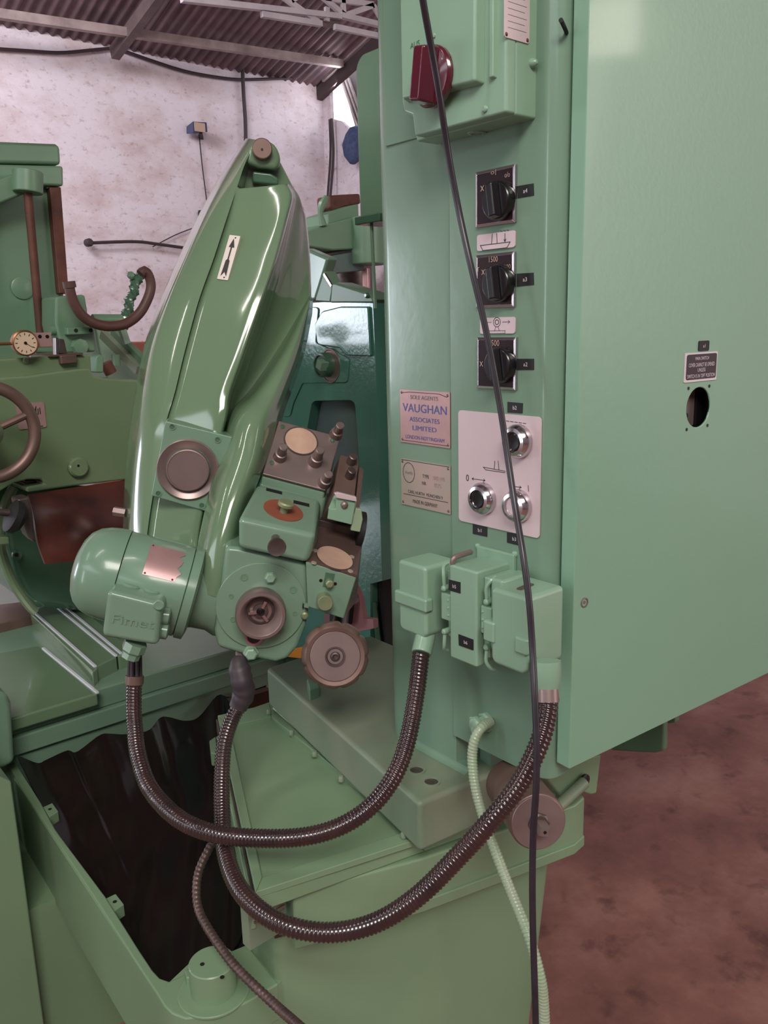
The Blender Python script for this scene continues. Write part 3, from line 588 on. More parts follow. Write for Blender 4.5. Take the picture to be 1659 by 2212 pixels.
# outer face of the wall: a plane through two points of the outer rim line
PA, PB = arr(*outer[1], zr), arr(*outer[4], zr); pd = unit(PB-PA); pn = np.cross(pd, up)
sk = [hit(x, y, PA, pn) for x, y in [(30, 1690), (36, 1830), (117, 1948), (187, 2068), (266, 2203), (330, 2310)]]
sk[0][2] = zr-.003
e_ = arr(*outer[5], zr-.003); e2 = e_.copy(); e2[2] = sk[-1][2]
obj('skirt', MB().prism([p+pn*0 for p in sk]+[e2, e_], arr(.012, .0, 0)), M['green_base'], t, bevel=.001)
fr_ = [p for p in outer[5:]]
obj('front_body', MB().prism([arr(x+.001, y+.001, 0) for x, y in fr_]+[arr(.60, .93, 0), arr(.44, 1.0, 0)], (0, 0, zr-.002)), M['green_base'], t, ang=60)
obj('trough_floor', MB().prism([arr(x, y, .35) for x, y in inner]+[arr(.62, .98, .35), arr(.72, 1.73, .35)], (0, 0, .025)), M['black_matte'], t)
xl = PY(35, 1760, 1.46)[0]; zl = PY(20, 1668, 1.46)[2]
obj('left_block', MB().prism([arr(-.8, 1.46, 0), arr(xl, 1.46, 0), arr(xl, 1.46, zl-.02), arr(xl-.02, 1.46, zl), arr(-.8, 1.46, zl)], (0, .25, 0)), M['green_base'], t, bevel=.004)
obj('plinth', MB().wbox((xl-.01, 1.49, 0), (.72, 1.74, .345)), M['green_base'], t)
obj('corner_post', MB().prism([PY(x, y, 1.70) for x, y in [(-60, 1470), (18, 1500), (26, 1520), (34, 1648), (10, 1660), (-60, 1680)]], (0, .1, 0)), M['green'], t, bevel=.012, seg=3)
for q, hc in (([(93, 1743), (113, 1734), (126, 1752), (106, 1765)], (108, 1748)), ([(227, 1941), (250, 1930), (268, 1953), (245, 1969)], (248, 1948))):
    lg = obj('lug', MB().prism([PZ(x, y, zr-.004) for x, y in q], (0, 0, -.022)), M['green_base'], t, bevel=.0015)
    obj('lug_hole', MB().lathe(PZ(*hc, zr-.004), (0, 0, 1), [(.0035, 0), (.0035, .0005)], 14), M['black_matte'], lg)
obj('right_lug', MB().prism([PZ(x, y, .56) for x, y in [(452, 1600), (466, 1590), (470, 1630), (455, 1625)]], (0, 0, -.03)), M['green_base'], t, bevel=.002)
pc = PZ(462, 2140, zr)
obj('pad', MB().lathe(pc, (0, 0, 1), [(.05, -.002), (.05, .003)], 32), M['green_base'], t, bevel=.002)
cp = obj('cap_post', MB().lathe(pc, (0, 0, 1), [(.0315, 0), (.0315, .046), (.030, .0475)], 40), M['green_base'], t)
for px in ((437, 2083), (480, 2111)): obj('pin_hole', MB().lathe(PZ(px[0], px[1], zr+.0475), (0, 0, 1), [(.0032, 0), (.0032, .0005)], 12), M['black_matte'], cp)
q = [PZ(398, 2096, zr+.02), PZ(425, 2085, zr+.02), PZ(436, 2110, zr+.02), PZ(402, 2112, zr+.02)]
obj('stop_block', MB().prism(q, (0, 0, -.03)), M['green_base'], t, bevel=.002)
e0 = PZ(492, 2190, .47); e1 = PZ(592, 2140, .47)
FP = Frame(e0, unit((e1-e0)*arr(1, 1, 0)), (0, 0, 1)); L_ = np.linalg.norm((e1-e0)[:2])
rp = obj('name_strip', MB().box(FP, 0, L_+.01, -.024, .006, -.004, .0015), M['rust'], t); obj('rivet', MB().lathe(FP.pt(.008, -.012, .0015), FP.n, [(.002, 0), (.001, .001)], 8), M['chrome'], rp)

# crumpled black oil sheet lying in the trough
edge = [(36, 1630), (80, 1648), (100, 1641), (145, 1621), (166, 1624), (215, 1588), (240, 1585), (270, 1586), (320, 1578), (345, 1551), (365, 1549), (400, 1557), (430, 1548), (470, 1502), (500, 1505), (575, 1480)]
bk = cr([PY(x, y, 1.74) for x, y in edge], 60)
fr = cr([PZ(x, y, .40) for x, y in [(352, 2130), (400, 2112), (450, 2080), (500, 2040), (524, 1990), (540, 1900)]], 60)
fr[:, 1] = np.maximum(fr[:, 1], .93)
v = []; f = []; NR = 60
for i in range(NR):
    s = i/(NR-1)
    for k in range(60):
        p = bk[k]*(1-s)+fr[k]*s; z = bk[k][2]*(1-s)**2.2+.385*(1-(1-s)**2.2)
        z += .003*math.sin(9*s+k*.11)*math.sin(k*.23+s*5)*min(1, 4*s)*min(1, 4*(1-s)) + .0015*math.sin(31*s+k*.4)*min(1, 3*s)
        v.append((p[0], p[1], z))
n0 = len(v)
for p in list(v): v.append((p[0], p[1], p[2]-.004))
for i in range(NR-1):
    for k in range(59):
        a = i*60+k; f += [(a, a+1, a+61, a+60), (n0+a, n0+a+60, n0+a+61, n0+a+1)]
o = obj('oil_sheet', MB().add(v, f), M['oil_sheet'], ang=80); tag(o, 'crumpled shiny black sheet with a wavy far edge lying in the trough', 'cover')

# ================================================================== MAIN MACHINE: column
FC = Frame((.759, .9, 0), (0, -1, 0), (0, 0, 1))
t = thing('machine_column', 'tall green machine column carrying three selector switches and a control panel', 'machine column', (.85, .75, .78))
HT = 2.15
sec = arcpoly([(.762, .931), (.762, .776), (1.04, .70), (1.04, .931)], [.03, 0, 0, .02], 8)
obj('column_casting', MB().prism([arr(x, y, zf) for x, y in sec], (0, 0, HT-zf)), M['green'], t, ang=50)
fil = [(.775, .789), (.762, .789), (.7612, .7845), (.7585, .7815), (.754, .7803), (.775, .7803)]
obj('root_fillet', MB().bridge([arr(x, .898, z) for x, z in fil], [arr(x, .752, z) for x, z in fil]), M['green'], t, ang=60)
obj('column_side', MB().prism([arr(.80, .745, .779), arr(.80, .745, .86), arr(1.1, .70, .86), arr(1.1, .70, .779)], (0, .1, 0)), M['green'], t)
sec = arcpoly([(.7565, .777), (.7565, .607), (1.1, .607), (1.1, .777)], [.0015, .022, .01, 0], 8)
zh = .832
hs = obj('switch_housing', MB().prism([arr(x, y, zh) for x, y in sec], (0, 0, HT-zh)), M['green'], t, ang=50)
XP = .7565
def fcw(w): return w  # plane offsets are measured towards the viewer from X = .759
W0 = .0025
# step line where the upper left skin of the casting is thicker
q = [PX(825, 319, .759), PX(893, 297, .759)]
obj('upper_skin', MB().prism([arr(.7592, y, z) for y, z in ((.899, q[0][2]), (.777, q[0][2]), (.777, HT), (.899, HT))], (.004, 0, 0)), M['green'], t, bevel=.0015)
def quad_uv(px, w):
    U = np.array([FC.uv(x, y, w) for x, y in px]); return U[:, 0].min(), U[:, 0].max(), U[:, 1].min(), U[:, 1].max()
def mean_uv(TL, TR, BR, BL, w):
    a, b, c, d = [FC.uv(*p, w) for p in (TL, TR, BR, BL)]
    return (a[0]+d[0])/2, (b[0]+c[0])/2, (c[1]+d[1])/2, (a[1]+b[1])/2
# selector switches
def selector(TL, TR, BR, BL, kc, nums, lab):
    w = .006; u0, u1, v0, v1 = mean_uv(TL, TR, BR, BL, w)
    s = obj('selector_switch', MB().rrect(FC, u0+.003, u1-.003, v0+.003, v1-.003, W0, w+.0006, .002), M['black_plate'], t, label=lab)
    bz_ = MB(); o4 = [(u0, v0), (u1, v0), (u1, v1), (u0, v1)]; d = .0035; i4 = [(u0+d, v0+d), (u1-d, v0+d), (u1-d, v1-d), (u0+d, v1-d)]
    for i in range(4):
        j = (i+1) % 4
        bz_.bridge([FC.pt(*o4[i], W0), FC.pt(*o4[j], W0), FC.pt(*i4[j], W0), FC.pt(*i4[i], W0)], [FC.pt(*o4[i], w), FC.pt(*o4[j], w), FC.pt(*i4[j], w+.001), FC.pt(*i4[i], w+.001)])
    obj('bezel', bz_, M['chrome'], s, bevel=.0006, label='bright metal frame')
    cu, cv = FC.uv(*kc, .022); KR = .0215
    k = obj('knob', MB().lathe(FC.pt(cu, cv, w), FC.n, [(KR, 0), (KR, .008), (KR*.94, .0105), (KR*.9, .0112)], 36), M['black'], s)
    g = MB(); a = .16; F2 = Frame(FC.pt(cu, cv, 0), FC.ex*math.cos(a)+FC.ey*math.sin(a), FC.ey*math.cos(a)-FC.ex*math.sin(a))
    g.bridge([F2.pt(*p, w+.011) for p in [(-.0085, -KR*.93), (.0085, -KR*.93), (.0085, KR*.93), (-.0085, KR*.93)]], [F2.pt(*p, w+.020) for p in [(-.0045, -KR*.82), (.0045, -KR*.82), (.0045, KR*.85), (-.0045, KR*.85)]])
    obj('grip', g, M['black'], s, bevel=.0015)
    if nums:
        m = MB(); text_mb(m, FC, [(a, *FC.uv(*p, w+.001), h, wd_) for a, p, h, wd_ in nums], w+.0012); obj('lettering', m, M['ink_gold'], s)
selector((1027, 373), (1113, 353), (1113, 480), (1027, 492), (1062, 432), [('o|', (1066, 373), .006, .008), ('o/o', (1096, 377), .0055, .008), ('x', (1042, 407), .006, .006)], 'topmost black selector switch in a bright frame')
selector((1027, 553), (1111, 541), (1111, 662), (1029, 667), (1062, 612), [('1500', (1066, 560), .0062, .014), ('1000', (1094, 576), .005, .013), ('x', (1044, 588), .006, .006), ('T', (1033, 582), .005, .004)], 'middle black selector switch in a bright frame')
selector((1029, 729), (1115, 728), (1114, 842), (1031, 840), (1066, 790), [('1500', (1068, 741), .0068, .016), ('x', (1040, 786), .006, .006)], 'lowest black selector switch in a bright frame, reddish plate')
# symbol plates
def symplate(TL, TR, BR, BL, lab):
    u0, u1, v0, v1 = mean_uv(TL, TR, BR, BL, .004)
    s = obj('symbol_plate', MB().rrect(FC, u0, u1, v0, v1, W0, .0045, .003), M['panel_pink'], t, label=lab, bevel=.0004)
    return s, Frame(FC.pt((u0+u1)/2, (v0+v1)/2, .0045), FC.ex, FC.ey)
s, Fs = symplate((1030, 507), (1113, 498), (1113, 534), (1031, 543), 'pale symbol plate with a tool and a vertical arrow')
m = MB(); line_mb(m, Fs, [[(-.020, -.009), (.018, -.009), (.023, -.003), (-.024, -.003), (-.020, -.009)], [(-.006, -.003), (-.005, .008)], [(.003, -.003), (.002, .008)], [(.015, -.002), (.015, .007)], [(.0135, .0005), (.015, -.002), (.0165, .0005)], [(.008, .0105), (.011, .0095)], [(.013, .0105), (.016, .0095)], [(.018, .0105), (.021, .0095)]], .0003, .0008); obj('symbol', m, M['ink'], s)
s, Fs = symplate((1037, 687), (1113, 684), (1113, 720), (1037, 722), 'pale symbol plate with a gear between two arrows')
m = MB(); cir = [(.0055*math.cos(a), .0055*math.sin(a)+.004) for a in [k*math.pi/10 for k in range(21)]]
line_mb(m, Fs, [cir, [(cx*.5, (cy-.004)*.5+.004) for cx, cy in cir], [(-.020, .004), (-.009, .004)], [(-.018, .0055), (-.020, .004), (-.018, .0025)], [(.009, .004), (.020, .004)], [(.018, .0055), (.020, .004), (.018, .0025)], [(-.013, -.009), (.013, -.009), (.013, -.006), (-.013, -.006), (-.013, -.009)], [(-.004, -.006), (-.002, -.002)], [(.004, -.006), (.002, -.002)]], .0003, .0008); obj('symbol', m, M['ink_grey'], s)
# little black lettered tapes
def tape(TL, TR, BR, BL, s, lab, FF=FC, par=None, w0=.0024, tw=.006):
    U = [FF.uv(*p, w0+.0008) for p in (TL, TR, BR, BL)]
    o = obj('name_tape', MB().bridge([FF.pt(*p, w0) for p in U], [FF.pt(*p, w0+.0008) for p in U]), M['black_matte'], par or t, label=lab)
    c = np.mean(U, 0); obj('lettering', text_mb(MB(), FF, [(s, c[0], c[1], .0045, tw)], w0+.001), M['ink_white'], o); return o
tape((1117, 402), (1152, 396), (1153, 422), (1118, 428), 'a4', 'small black tape beside the topmost switch')
tape((1116, 591), (1152, 589), (1153, 615), (1116, 619), 'a3', 'small black tape beside the middle switch')
tape((1118, 775), (1153, 775), (1153, 799), (1118, 799), 'a2', 'small black tape beside the lowest switch')
tape((1096, 868), (1129, 871), (1128, 893), (1096, 891), 'b2', 'small black tape above the control panel')
tape((1021, 1131), (1052, 1138), (1052, 1160), (1021, 1153), 'b1', 'small black tape under the left of the control panel')
tape((1095, 1150), (1127, 1155), (1127, 1180), (1095, 1172), 'b3', 'small black tape under the right of the control panel')
# control panel with three push buttons
u0, u1, v0, v1 = mean_uv((990, 885), (1168, 902), (1166, 1160), (990, 1128), .0045)
cpn = obj('control_panel', MB().rrect(FC, u0, u1, v0, v1, W0, .0045, .005), M['panel_pink'], t, bevel=.0004, label='pinkish grey control panel plate with three push buttons')
pc_ = Frame(FC.pt(0, 0, .0045), FC.ex, FC.ey)
def pbutton(c, capm, lab):
    u, v = FC.uv(*c, .012); P0 = FC.pt(u, v, .0045)
    obj('button_ring', MB().lathe(P0, FC.n, [(.0205, 0), (.0205, .006), (.0192, .009), (.0165, .0125), (.0125, .0135), (.0118, .0105)], 40), M['chrome'], cpn, label=lab)
    obj('button_cap', MB().lathe(P0, FC.n, [(.0116, .004), (.0116, .0105), (.009, .0118), (.003, .0112)], 28), capm, cpn)
pbutton((1113, 954), M['black'], 'bright ring of the upper right black button')
pbutton((1037, 1078), M['black'], 'bright ring of the lower left black button')
pbutton((1112, 1094), M['panel_pink'], 'bright ring of the lower right pale button')
m = MB()
def L2(*px): return [FC.uv(x, y, .0045) for x, y in px]
segs = [L2((1044, 1009), (1092, 1018)), L2((1044, 1009), (1050, 1015), (1091, 1021)), L2((1068, 1012), (1069, 996)), L2((1078, 1014), (1076, 996)), L2((1020, 1034), (1048, 1038)), L2((1023, 1032), (1020, 1034), (1023, 1037)), L2((1045, 1035), (1048, 1038), (1044, 1040)), L2((1105, 1050), (1126, 1053)), L2((1123, 1050), (1126, 1053), (1122, 1055)), L2((1141, 1049), (1142, 1061))]
segs += [L2((1085+9*k, 908+k*1.2), (1091+9*k, 909+k*1.2)) for k in range(6)]
line_mb(m, pc_, segs, .0003, .0008); text_mb(m, pc_, [('0', *FC.uv(1010, 1032, .0045), .0085, .005)], .0003); obj('lettering', m, M['ink'], cpn)
# maker's plates
def mplate(TL, TR, BR, BL, mt, lab):
    w = .0018-.003; u0, u1, v0, v1 = mean_uv(TL, TR, BR, BL, w)
    o = obj('nameplate', MB().rrect(FC, u0, u1, v0, v1, -.004, w, .001), mt, t, label=lab)
    for a, b in ((u0+.004, v0+.004), (u1-.004, v0+.004), (u0+.004, v1-.004), (u1-.004, v1-.004)): obj('rivet', MB().lathe(FC.pt(a, b, w), FC.n, [(.002, 0), (.0012, .001)], 8), M['steel_dark'], o)
    return o, Frame(FC.pt((u0+u1)/2, (v0+v1)/2, w), FC.ex, FC.ey), u1-u0, v1-v0
o, Fm, w_, h_ = mplate((863, 837), (972, 852), (972, 970), (866, 953), M['plate_pink'], 'pink agents plate reading VAUGHAN')
obj('lettering', text_mb(MB(), Fm, [('SOLE AGENTS', 0, h_*.37, h_*.075, w_*.55)]), M['ink_grey'], o)
obj('lettering', text_mb(MB(), Fm, [('VAUGHAN', 0, h_*.17, h_*.155, w_*.88), ('ASSOCIATES', 0, -h_*.04, h_*.085, w_*.6), ('LIMITED', 0, -h_*.2, h_*.085, w_*.48), ('LONDON-NOTTINGHAM', 0, -h_*.38, h_*.07, w_*.78)]), M['ink_blue'], o)
m = MB(); line_mb(m, Fm, [[(-w_*.45, h_*.44), (-w_*.3, h_*.46), (w_*.3, h_*.46), (w_*.45, h_*.41)], [(-w_*.46, -h_*.46), (w_*.46, -h_*.46)]], .0003, .0008); obj('border', m, M['rust'], o)
o, Fm, w_, h_ = mplate((865, 991), (973, 1006), (973, 1110), (868, 1090), M['plate_silver'], 'grey maker plate with a round emblem')
m = text_mb(MB(), Fm, [('TYPE', w_*.02, h_*.2, h_*.075, w_*.13), ('NR.', -w_*.01, h_*.05, h_*.07, w_*.09), ('CARL HURTH  MÜNCHEN 9', 0, -h_*.18, h_*.085, w_*.7), ('MADE IN GERMANY', 0, -h_*.38, h_*.08, w_*.5)])
line_mb(m, Fm, [[(-w_*.45, -h_*.26), (w_*.45, -h_*.26)], [(-w_*.48, h_*.48), (w_*.48, h_*.48)]], .0003, .0008); obj('lettering', m, M['ink'], o)
m = MB(); ci = [(-w_*.33+.012*math.cos(a), h_*.22+.014*math.sin(a)) for a in [k*math.pi/12 for k in range(25)]]; line_mb(m, Fm, [ci, [(x*.93-.002, y) for x, y in ci][:1]*2], .0003, .0012)
text_mb(m, Fm, [('Hurth', -w_*.33, h_*.22, .005, .015)], .0003); obj('emblem', m, M['ink_grey'], o)
obj('lettering', text_mb(MB(), Fm, [('SRS 410', w_*.28, h_*.2, h_*.085, w_*.22), ('3575', w_*.25, h_*.05, h_*.08, w_*.14)]), M['plate_pink'], o)
for px in ((1033, 1180), (1113, 1197)): obj('screw', MB().lathe(PX(px[0], px[1], XP), (-1, 0, 0), [(.0042, 0), (.004, .002), (.002, .0032)], 12), M['green_box'], t)

# tall narrow guard post behind the column
t = thing('guard_post', 'tall narrow green post with a rounded top just behind the column', 'post', PX(795, 480, 1.0)*arr(1, 1, 0))
a = PX(776, 470, 1.0); b = PX(818, 470, 1.0); zt_ = PX(790, 112, 1.0)[2]; z0_ = PX(795, 470, 1.0)[2]
q = arcpoly([(a[1], z0_), (b[1]-.02, z0_), (b[1]-.02, zt_), (a[1], zt_)], [0, 0, .01, .028], 8)
obj('guard', MB().prism([arr(1.0, y, z) for y, z in q], (.05, 0, 0)), M['green_far'], t, bevel=.006)
obj('bracket', MB().wbox((1.01, .925, 1.70), (1.03, 1.1, 1.73)), M['green_far'], t)
obj('collar', MB().wbox((.985, b[1]-.02, z0_-.012), (1.05, a[1]-.004, z0_+.002)), M['green_dark'], t, bevel=.002)
obj('rod', MB().cyl(PX(802, 474, 1.0), PX(806, 470, 1.0)*arr(1, 1, 0)+arr(0, 0, 1.43), .0032, 10), M['green_far'], t)

# ================================================================== main switch box high on the column
t = thing('main_switch_box', 'green box with a dark red rotary knob at the top of the column', 'switch box', PX(1000, 300, .759))
XB = .705; YR = .642; zb = 1.614
FX = Frame((XB, YR, zb), (0, -1, 0), (0, 0, 1))
YL = PX(868, 240, XB)[1]
obj('body', MB().prism([arr(.759, YL-.004, zb), arr(XB+.018, YL-.004, zb), arr(XB+.018, YR, zb), arr(.759, YR, zb)], (0, 0, .5)), M['green_box'], t, bevel=.003)
w = .0; lidp = [FX.uv(x, y, 0) for x, y in ((860, 195), (883, 302), (1083, 242))]
ul, ur = FX.uv(883, 300)[0], -.0
ulid = FX.uv(862, 200)[0]
lid = [(ulid-.004, .5), (ulid, .045), (ulid+.004, .032), (ul+.002, .026), (ul+.006, .002), (ur, .001), (ur, .5)]
lo = obj('lid', MB().bridge([FX.pt(u, v, -.020) for u, v in lid], [FX.pt(u, v, -.004) for u, v in lid]), M['green_box'], t, bevel=.003)
rz = [(ulid+.006, .5), (ulid+.010, .040), (-.030, .034), (-.024, .5)]
obj('raised_front', MB().bridge([FX.pt(u, v, -.006) for u, v in rz], [FX.pt(u+(.004 if i < 2 else -.004), v+(.003 if v < .4 else 0), .008) for i, (u, v) in enumerate(rz)]), M['green_box'], lo, bevel=.003)
obj('edge_rib', MB().bridge([FX.pt(u, v, -.006) for u, v in [(-.022, .5), (-.022, .036), (-.012, .036), (-.012, .5)]], [FX.pt(u, v, .001) for u, v in [(-.020, .5), (-.020, .038), (-.014, .038), (-.014, .5)]]), M['green_box'], lo, bevel=.0015)
obj('lid_screw', MB().lathe(FX.P(1048, 236, -.004), FX.n, [(.004, 0), (.0035, .002), (.002, .003)], 10), M['green_box'], lo)
obj('lid_screw', MB().lathe(FX.P(938, 78, .008), FX.n, [(.003, 0), (.002, .002)], 8), M['green_box'], lo)
cu, cv = FX.uv(919, 163, .02)
kd = obj('rotary_knob', MB().lathe(FX.pt(cu, cv, .006), FX.n, [(.032, 0), (.032, .006), (.030, .009), (.029, .0095)], 40), M['knob_red'], t, label='dark red rotary knob')
F2 = Frame(FX.pt(cu, cv, 0), FX.ex*.985+FX.ey*(-.17), FX.ey*.985+FX.ex*.17)
obj('grip', MB().bridge([F2.pt(u, v, .014) for u, v in [(-.014, -.029), (.014, -.029), (.014, .030), (-.014, .030)]], [F2.pt(u, v, .034) for u, v in [(-.009, -.027), (.008, -.027), (.008, .028), (-.009, .028)]]), M['knob_red'], kd, bevel=.003)
obj('lettering', text_mb(MB(), FX, [('AUS', *FX.uv(896, 96, .0085), .006, .016)], .0083), M['green_dark'], t)
FR = Frame((XB, YR, zb), (1, 0, 0), (0, 0, 1))
u0, v0 = FR.uv(1090, 82); u1, v1 = FR.uv(1140, 10)
u0, u1 = FR.uv(1088, 60)[0], FR.uv(1142, 60)[0]; vb = FR.uv(1115, 88)[1]
o = obj('nameplate', MB().rrect(FR, u0, u1, vb, vb+.055, 0, .0012, .003), M['panel_pink'], t, label='pale rating plate on the box side')
for a, b in ((u0+.003, vb+.003), (u1-.003, vb+.003), (u0+.003, vb+.05), (u1-.003, vb+.05)): obj('rivet', MB().lathe(FR.pt(a, b, .0012), FR.n, [(.0022, 0), (.001, .001)], 8), M['rust'], o)
m = MB(); line_mb(m, FR, [[(u0+.005, vb+.01+k*.006), (u1-.005-.003*(k % 2), vb+.01+k*.006)] for k in range(6)], .0014, .0004); obj('print', m, M['ink_grey'], o)
obj('side_screw', MB().lathe(FR.P(1149, 137), FR.n, [(.005, 0), (.005, .002), (.003, .006), (.0015, .007)], 12), M['green_box'], t)
obj('bottom_plug', MB().lathe(PZ(1030, 287, zb), (0, 0, -1), [(.011, 0), (.011, .001), (.007, .0015), (.0065, .0005)], 20), M['green_box'], t)

# ================================================================== electrical cabinet on the right
t = thing('electrical_cabinet', 'large green electrical cabinet with its door slightly ajar filling the right side', 'cabinet', (1.2, .7, .85))
A_ = math.radians(3.4); dx = arr(math.cos(A_), -math.sin(A_), 0)
q0 = PX(1223, 727, .768)
FD = Frame(q0, dx, (0, 0, 1))          # back plane of the door
TH = .021
FD1 = Frame(q0+FD.n*TH, dx, (0, 0, 1)) # front plane
vb_ = FD1.uv(1244, 1655)[1]; vt_ = vb_+1.25
door = obj('door', MB().box(FD, 0, .95, vb_, vt_, 0, TH), M['green_door'], t, bevel=.006, seg=3)
cu, cv = FD1.uv(1509, 880); HR = .0255
boolean_cut(door, MB().lathe(FD.pt(cu, cv, -.02), FD.n, [(HR+.03, 0), (HR+.03, .02+TH-.003)], 40))
boolean_cut(door, MB().lathe(FD.pt(cu, cv, -.02), FD.n, [(HR, 0), (HR, .08)], 40))
obj('body', MB().wbox((.80, .615, vb_+q0[2]+.0), (1.75, .80, vt_+q0[2])), M['green_door'], t)
for px in ((1487, 839), (1532, 834), (1483, 928), (1528, 919)): obj('screw_hole', MB().lathe(FD1.P(*px), FD1.n, [(.0022, 0), (.0022, .0005)], 10), M['black_matte'], t)
sw = obj('switch_core', MB().lathe(FD.pt(cu+.012, cv, -.05), FD.n, [(.030, 0), (.030, .048), (.028, .05)], 28), M['steel'], t, label='grey switch body seen through the round hole')
obj('switch_slot', MB().box(FD, cu+.022, cu+.040, cv-.03, cv+.03, -.012, .004), M['black'], sw)
for dv in (.012, -.012): obj('screw', MB().lathe(FD.pt(cu+.004, cv+dv, .0), FD.n, [(.0035, 0), (.003, .002)], 10), M['black_matte'], sw)
def mean_d(TL, TR, BR, BL):
    a, b, c, d = [FD1.uv(*p) for p in (TL, TR, BR, BL)]; return (a[0]+d[0])/2, (b[0]+c[0])/2, (c[1]+d[1])/2, (a[1]+b[1])/2
u0, u1, v0, v1 = mean_d((1479, 764), (1549, 758), (1545, 820), (1476, 827))
o = obj('warning_plate', MB().rrect(FD1, u0, u1, v0, v1, 0, .0012, .001), M['ink_white'], t, label='dark warning plate above the round hole')
o2 = obj('dark_field', MB().rrect(FD1, u0+.003, u1-.002, v0+.003, v1-.002, .0005, .0016, .003), M['black_plate'], o)
cx_, hh_, ww_ = (u0+u1)/2, v1-v0, u1-u0
obj('lettering', text_mb(MB(), FD1, [('MAIN SWITCH', cx_, v0+hh_*.8, .0042, ww_*.42), ('COVER CANNOT BE OPENED', cx_, v0+hh_*.58, .0048, ww_*.8), ('UNLESS', cx_, v0+hh_*.4, .0046, ww_*.24), ("SWITCH IS IN 'OFF' POSITION", cx_, v0+hh_*.2, .0048, ww_*.86)], .002), M['ink_white'], o)
u0, u1, v0, v1 = mean_d((1507, 737), (1531, 735), (1530, 757), (1509, 759))
o = obj('name_tape', MB().rrect(FD1, u0, u1, v0, v1, 0, .0012, .002), M['black_matte'], t, label='small black tape above the warning plate'); obj('lettering', text_mb(MB(), FD1, [('a1', (u0+u1)/2, (v0+v1)/2, .004, .005)], .0015), M['ink_white'], o)
lk = obj('lock', MB().lathe(FD1.P(1262, 1301), FD1.n, [(.0062, -.004), (.0062, .0012), (.0048, .0014), (.0044, -.002)], 20), M['steel'], t, label='small metal lock in the door')
obj('key_pin', MB().lathe(FD1.P(1262, 1301), FD1.n, [(.0025, -.002), (.002, .001)], 8), M['chrome'], lk)
o = obj('wire_end', MB().tube([PX(1211, 42, .75), PX(1216, 52, .75), PX(1222, 66, .76), PX(1225, 76, .775)], .0022, 8, .004), M['black_matte'], t, label='short dark wire end poking from the door gap')

# ================================================================== connector box with two plugs
t = thing('connector_box', 'green connector box with sockets on both sides, below the control panel', 'connector box', (.72, .70, .98))
XF = .694; Yr = .670; Yl = .7175; zt_, zb_ = 1.108, .985
obj('body', MB().wbox((XF, Yr, zb_), (.757, Yl, zt_)), M['green_box'], t, bevel=.003, seg=3)
obj('back_plate', MB().wbox((.7505, Yr-.008, zb_-.004), (.757, Yl+.008, zt_+.012)), M['green_box'], t, bevel=.002)
obj('top_clip', MB().tube([arr(XF+.004, Yl-.002, zt_+.0), arr(XF+.004, Yl-.003, zt_+.006), arr(XF+.01, Yl-.004, zt_+.009), arr(XF+.035, Yl-.004, zt_+.01)], .0035, 8, .003), M['steel'], t)
FB = Frame((XF, Yl, 0), (0, -1, 0), (0, 0, 1))
tape((969, 1252), (994, 1258), (994, 1282), (969, 1275), 'b5', 'upper small black tape on the connector box', FB, t, 0)
tape((990, 1370), (1022, 1382), (1022, 1405), (991, 1394), 'b6', 'lower small black tape on the connector box', FB, t, 0)
# socket flanges with clamps on both sides
for sy, y0 in ((-1, Yr), (1, Yl)):
    fl_ = obj('socket_flange', MB().wbox((XF+.012, min(y0, y0+sy*.010), zb_+.012), (.754, max(y0, y0+sy*.010), zt_-.008)), M['green_box'], t, bevel=.002)
    obj('gasket_ring', MB().wbox((XF+.016, min(y0+sy*.009, y0+sy*.020), zb_+.018), (.750, max(y0+sy*.009, y0+sy*.020), zt_-.014)), M['green_box'], t, bevel=.003)
    yy = y0+sy*.013
    for k, z in enumerate((zt_-.035, zb_+.030)):
        sg = 1 if k == 0 else -1
        obj('locking_lever', MB().tube([arr(XF+.004, yy, z+sg*.004), arr(XF+.003, yy, z+sg*.018), arr(XF+.007, yy+sy*.004, z+sg*.027), arr(XF+.014, yy+sy*.004, z+sg*.03)], .0024, 8, .003), M['green_box'], fl_)
        obj('lever_pin', MB().lathe(arr(XF+.012, yy, z), (-1, 0, 0), [(.004, 0), (.004, .01), (.002, .012)], 10), M['green_box'], fl_)
    hb = obj('hinge_block', MB().wbox((XF+.004, min(y0+sy*.002, y0+sy*.020), (zt_+zb_)/2-.016), (XF+.02, max(y0+sy*.002, y0+sy*.020), (zt_+zb_)/2+.020)), M['green_box'], fl_, bevel=.002)
    for k in (-.008, .002, .012): obj('rivet', MB().lathe(arr(XF+.004, y0+sy*.006, (zt_+zb_)/2+k), (-1, 0, 0), [(.0018, 0), (.001, .0015)], 8), M['green_box'], fl_)
# conduits
def ribs(p, d): return lambda s, L, a: 1-d*(.5+.5*math.cos(2*math.pi*s/p+a))
def hood(mbp, X0, X1, Y0, Y1, Z0, Z1, par, r=.012):
    q = arcpoly([(Y0, Z0), (Y1, Z0), (Y1, Z1), (Y0, Z1)], [.010, .010, .006, .006], 5)
    return obj('plug_hood', MB().prism([arr(X0, y, z) for y, z in q], (X1-X0, 0, 0)), M['green_box'], par, bevel=.005, seg=3)
t = thing('motor_conduit', 'black corrugated conduit hanging in a loop from the motor to the left plug', 'conduit', (.69, .75, .97))
hood(None, .690, .748, .757, .812, .998, 1.096, t)
obj('hood_clip', MB().wbox((.686, .753, 1.036), (.70, .816, 1.054)), M['green_box'], t, bevel=.003)
obj('sleeve', MB().cyl(PD(921, 1365, 1.11), PD(910, 1412, 1.095), .0135, 20), M['green_box'], t, bevel=.002)
